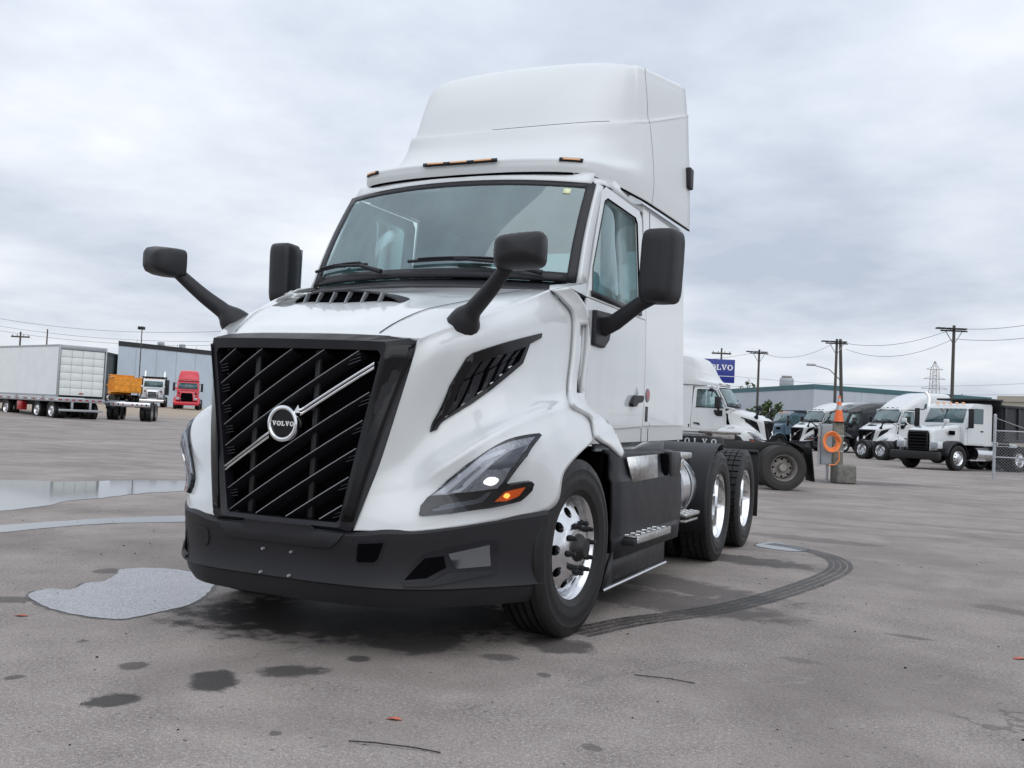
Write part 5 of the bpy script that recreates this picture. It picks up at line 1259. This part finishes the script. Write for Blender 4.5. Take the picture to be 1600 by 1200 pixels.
wv=(L[2]-L[1]); wu=wv.normalized(); wn2=Vector((wu.y,-wu.x,0)); wn2=wn2 if wn2.y<0 else -wn2
for t,z0,wd,hh,m,nm in ((.09,4.4,.5,.4,'black_void','wall_vent'),(.30,5.0,.6,.35,'black_void','wall_lamp'),(.52,0,4.5,4.6,'wall_dark','loading_door'),(.66,0,4.5,4.6,'wall_dark','loading_door'),(.80,0,4.5,4.6,'wall_dark','loading_door')):
    p=wv*t; o=MB().box((-wd/2,-.03,z0),(wd/2,.03,z0+hh)).build(nm,m,e,smooth=False); o.location=p+wn2*.05; o.rotation_euler=(0,0,math.atan2(wu.y,wu.x))
for t in (.12,.25,.38,.5,.62,.75,.88):
    o=MB().box((-.04,-.02,0),(.04,.02,6.5)).build('wall_joint','wall_blue',e,smooth=False); o.location=wv*t+wn2*.03; o.rotation_euler=(0,0,math.atan2(wu.y,wu.x))
o=MB().bbox((-.8,-.8,0),(.8,.8,1.3),.05).build('roof_unit','galv',e); o.location=(L[0]*.33)+Vector((0,3,7.0))
MB().bbox((-.6,-.6,1.3),(.6,.6,1.6),.05).build('unit_cap','steel_grey',o)
e,L=hall('warehouse',(10.41,162.51),(6.82,78.62),(12.64,75.75),4.7,'beige_wall','beige_wall','low beige flat roofed building behind the black tipping body',.3)
e,L=hall('blue_hall',(-120.96,114.53),(-89.68,82.49),(-86.45,108.08),7.6,'wall_blue','roof_black','large windowless blue walled hall behind the red tractor',.45,.8)
wv=(L[2]-L[1]); wu=wv.normalized()
for t in (.1,.22,.34,.46,.58): 
    o=MB().box((-.03,-.02,0),(.03,.02,8.1)).build('wall_joint','wall_pale',e,smooth=False); o.location=wv*t+Vector((wu.y,-wu.x,0))*.03; o.rotation_euler=(0,0,math.atan2(wu.y,wu.x))
for t in (.19,.32): 
    o=MB().bbox((-.3,-.3,0),(.3,.3,.5),.05).build('roof_vent','galv',e); o.location=wv*t+Vector((0,1.5,7.7))
e,L=hall('shed',(-94.74,82.42),(-86.86,77.18),(-91.74,84.86),6.0,'wall_dark','roof_black','small dark shed left of the blue hall',.3,.8)
# ================================================================ poles, sign, pylon, wires
def pole(xy,h,label,kind='flood',lean=0,cat='light pole',grp='poles around the yard',r=.16):
    e=empty('light_pole' if kind!='utility' else 'utility_pole',(xy[0],xy[1],gh(*xy)),aR); tag(e,label,cat,grp)
    MB().tube([(0,0,0),(lean*h*.5,0,h*.5),(lean*h,0,h)],[r*.85,r*.72,r*.6],10).build('pole','pole_wood',e)
    if kind=='flood':
        MB().box((-.9+lean*h,-.05,h-.42),(.9+lean*h,.05,h-.32)).build('cross_arm','pole_wood',e,smooth=False)
        for s in (-1,1): MB().tube([(lean*h,0,h-1.3),(s*.55+lean*h,0,h-.42)],.03,6).build('brace','galv',e)
        for s in (-.8,-.1,.6): 
            f=MB().bbox((s-.25+lean*h,-.4,h-.30),(s+.12+lean*h,-.05,h-.20),.02).xf(lambda v:Vector((v.x-.25 if v.x<s else v.x,v.y,v.z))).build('flood_lamp','frame_black',e)
    elif kind=='street':
        MB().tube([(lean*h*.6,0,h*.62),(-1.0+lean*h*.6,0,h*.72),(-2.2+lean*h*.6,0,h*.75)],.05,8).build('lamp_arm','galv',e)
        MB().bbox((-2.9+lean*h*.6,-.15,h*.745),(-2.2+lean*h*.6,.15,h*.765),.03).build('lamp_head','galv',e)
    elif kind=='utility':
        MB().box((-1.1,-.08,h-.7),(1.1,.08,h-.52)).build('cross_arm','pole_wood',e,smooth=False)
        for s in (-1,-.4,.4,1): MB().lathe([(h-.52,.05),(h-.35,.06),(h-.3,0)],8,'z',(s*.95,0,0)).build('insulator','galv',e)
    elif kind=='single':
        MB().bbox((-.35,-.5,h-.1),(.35,.1,h+.25),.05).build('flood_lamp','frame_black',e)
    return e
pole((-13.43,89.28),9.1,'leftmost of the three tall flood light poles, left of the green tree')
pole((-5.04,76.59),9.0,'middle of the three tall flood light poles, beside the leaning pole')
pole((3.53,66.18),9.0,'rightmost of the three tall flood light poles, over the white sleeper')
pole((-4.57,79.00),9.2,'leaning pole with curved street lamp arm behind the traffic cone','street',-.05,r=.2)
pole((-20.39,104.81),10.5,'utility pole with cross arm behind the blue sign','utility',cat='utility pole')
pole((-98.12,75.42),8.1,'utility pole with cross arm above the box trailer','utility',cat='utility pole')
pole((-90.92,73.16),8.2,'bare thin pole above the box trailer','none',cat='utility pole',r=.12)
pole((-82.58,79.10),8.9,'single flood light pole in front of the blue hall','single',r=.09)
sg=(-19.04,102.12); s_=empty('sign',(sg[0],sg[1],0),aR); tag(s_,'blue pylon sign with white lettering above the white day cab','sign')
MB().bbox((-3.4,-.12,6.4),(.75,.12,9.0),.03).build('sign_panel','sign_blue',s_); MB().tube([(-.6,.0,0),(-.6,0,6.5)],.2,12).build('sign_post','galv',s_)
letters('VOLVO',.60,.04,lambda a,b:((a-1.05,-.125,8.1+b),(0,-1,0)),s_,.01)
MB().box((-3.38,-.124,7.1),(.73,-.121,7.16)).build('sign_line','white_flat',s_,smooth=False)
py=(-0.12,322.32); p_=empty('lattice_pylon',(py[0],py[1],0),aR); tag(p_,'distant lattice power pylon beyond the warehouse','pylon')
mb=MB(); lv=[(0,3.2),(6,2.4),(12,1.6),(17,1.1),(20,1.0),(23,.9),(25.5,.1)]
def pw(z):
    for (a,b),(c,d) in zip(lv,lv[1:]):
        if a<=z<=c: return b+(d-b)*(z-a)/(c-a)
for s in (1,-1):
    for q in (1,-1): mb.tube([(s*b,q*b,a) for a,b in lv],.09,4)
zs=[0,3,6,9,12,14.5,17,18.5,20,21.5,23]
for a,c in zip(zs,zs[1:]):
    for s in (1,-1): mb.tube([(s*pw(a),-pw(a),a),(-s*pw(c),-pw(c),c)],.06,3); mb.tube([(s*pw(a),pw(a),a),(-s*pw(c),pw(c),c)],.06,3)
for z,w in ((17,4.2),(20,3.4),(23,2.6)): 
    mb.tube([(-w,0,z),(w,0,z)],.08,4); mb.tube([(-w,0,z),(0,0,z+1.2),(w,0,z)],.05,3)
mb.build('lattice','steel_grey',p_,smooth=False)
def wire(a,b,sag,label,r=.02):
    A,Bv=Vector(a),Vector(b); pts=[A+(Bv-A)*k/16-Vector((0,0,sag*4*(k/16)*(1-k/16))) for k in range(17)]
    o=MB().tube(pts,r,4).build('power_line','wire'); tag(o,label,'power line','power lines across the sky')
P1=Vector((*(-5.04,76.59),8.8)); P2=Vector((*(3.53,66.18),8.8)); P0=Vector((*(-13.43,89.28),8.9)); PL=Vector((*(-31.26,99.93),9.2)); PR=Vector((*(11.26,58.68),9.4)); PS=Vector((*(-4.57,79.00),9.0))
W_=[(PL,P0,.8,'wire from behind the tractor to the leftmost flood pole'),(P0,P1,.9,'wire between leftmost and middle flood poles'),(P1,P2,.7,'upper wire between middle and rightmost flood poles'),(P2,PR,.5,'upper wire running right from the rightmost flood pole'),(PS-Vector((0,0,.6)),P2-Vector((0,0,.7)),.9,'lower wire between leaning pole and rightmost flood pole'),(P2-Vector((0,0,.7)),PR-Vector((0,0,.9)),.5,'lower wire running right from the rightmost flood pole'),
 (Vector((*(-24.93,113.74),8.2)),Vector((*(14.07,120.27),8.4)),1.0,'long low wire above the warehouse roof'),(Vector((*(-26.10,118.70),7.0)),Vector((*(14.57,125.98),7.3)),.6,'lowest long wire just above the warehouse roof'),
 (Vector((*(-89.94,62.63),9.6)),Vector((*(-58.55,65.75),8.2)),.8,'upper wire across the sky left of the tractor'),(Vector((*(-89.94,62.63),8.8)),Vector((*(-61.97,69.70),7.6)),.7,'middle wire across the sky left of the tractor'),(Vector((*(-89.94,62.63),8.3)),Vector((*(-61.97,69.70),7.2)),.7,'lowest wire across the sky left of the tractor')]
for a,b,s,l in W_: wire(a,b,s,l,.014)
# ================================================================ trees
def tree(xy,h,w,leafm,label,n=900,seed=1):
    random.seed(seed); e=empty('tree',(xy[0],xy[1],0)); tag(e,label,'tree','trees behind the yard')
    tb=MB().tube([(0,0,0),(.05,0,h*.35),(0,.05,h*.8)],[.16,.12,.04],8)
    for k in range(7):
        a=k*2.4; z=h*(.3+.07*k); tb.tube([(0,0,z),(math.cos(a)*w*.35,math.sin(a)*w*.35,z+h*.15),(math.cos(a)*w*.6,math.sin(a)*w*.6,z+h*.22)],[.06,.04,.015],6)
    tb.build('trunk','bark',e)
    cl=[(random.gauss(0,w*.36),random.gauss(0,w*.36),h*random.uniform(.35,.95),random.uniform(.25,.5)*w*.6) for _ in range(22)]
    mb=MB()
    for k in range(n):
        c=random.choice(cl); d=Vector((random.gauss(0,1),random.gauss(0,1),random.gauss(0,1))).normalized()*c[3]*random.random()**.4; p=Vector(c[:3])+d
        s=random.uniform(.10,.2); a=Vector((random.gauss(0,1),random.gauss(0,1),random.gauss(0,1))).normalized(); b_2=a.orthogonal().normalized()*s; c2=a.cross(b_2).normalized()*s*.6
        o=len(mb.v); mb.v+=[tuple(p-b_2),tuple(p+c2),tuple(p+b_2),tuple(p-c2)]; mb.f.append((o,o+1,o+2,o+3))
    mb.build('crown',leafm,e,smooth=False,fix=False)
tree((-11.69,84.58),3.9,2.0,'leaf_green','green bushy tree beside the leftmost flood pole',1500,3)
tree((-23.16,136.47),8.6,2.0,'leaf_green','small green tree top showing above the warehouse roof',700,5)
tree((4.67,148.96),7.8,3.2,'leaf_orange','orange autumn tree top beyond the warehouse roof',900,8)
tree((-124.16,113.09),8.0,3.0,'leaf_green','bare looking treetop between the box trailer and the blue hall',260,9)
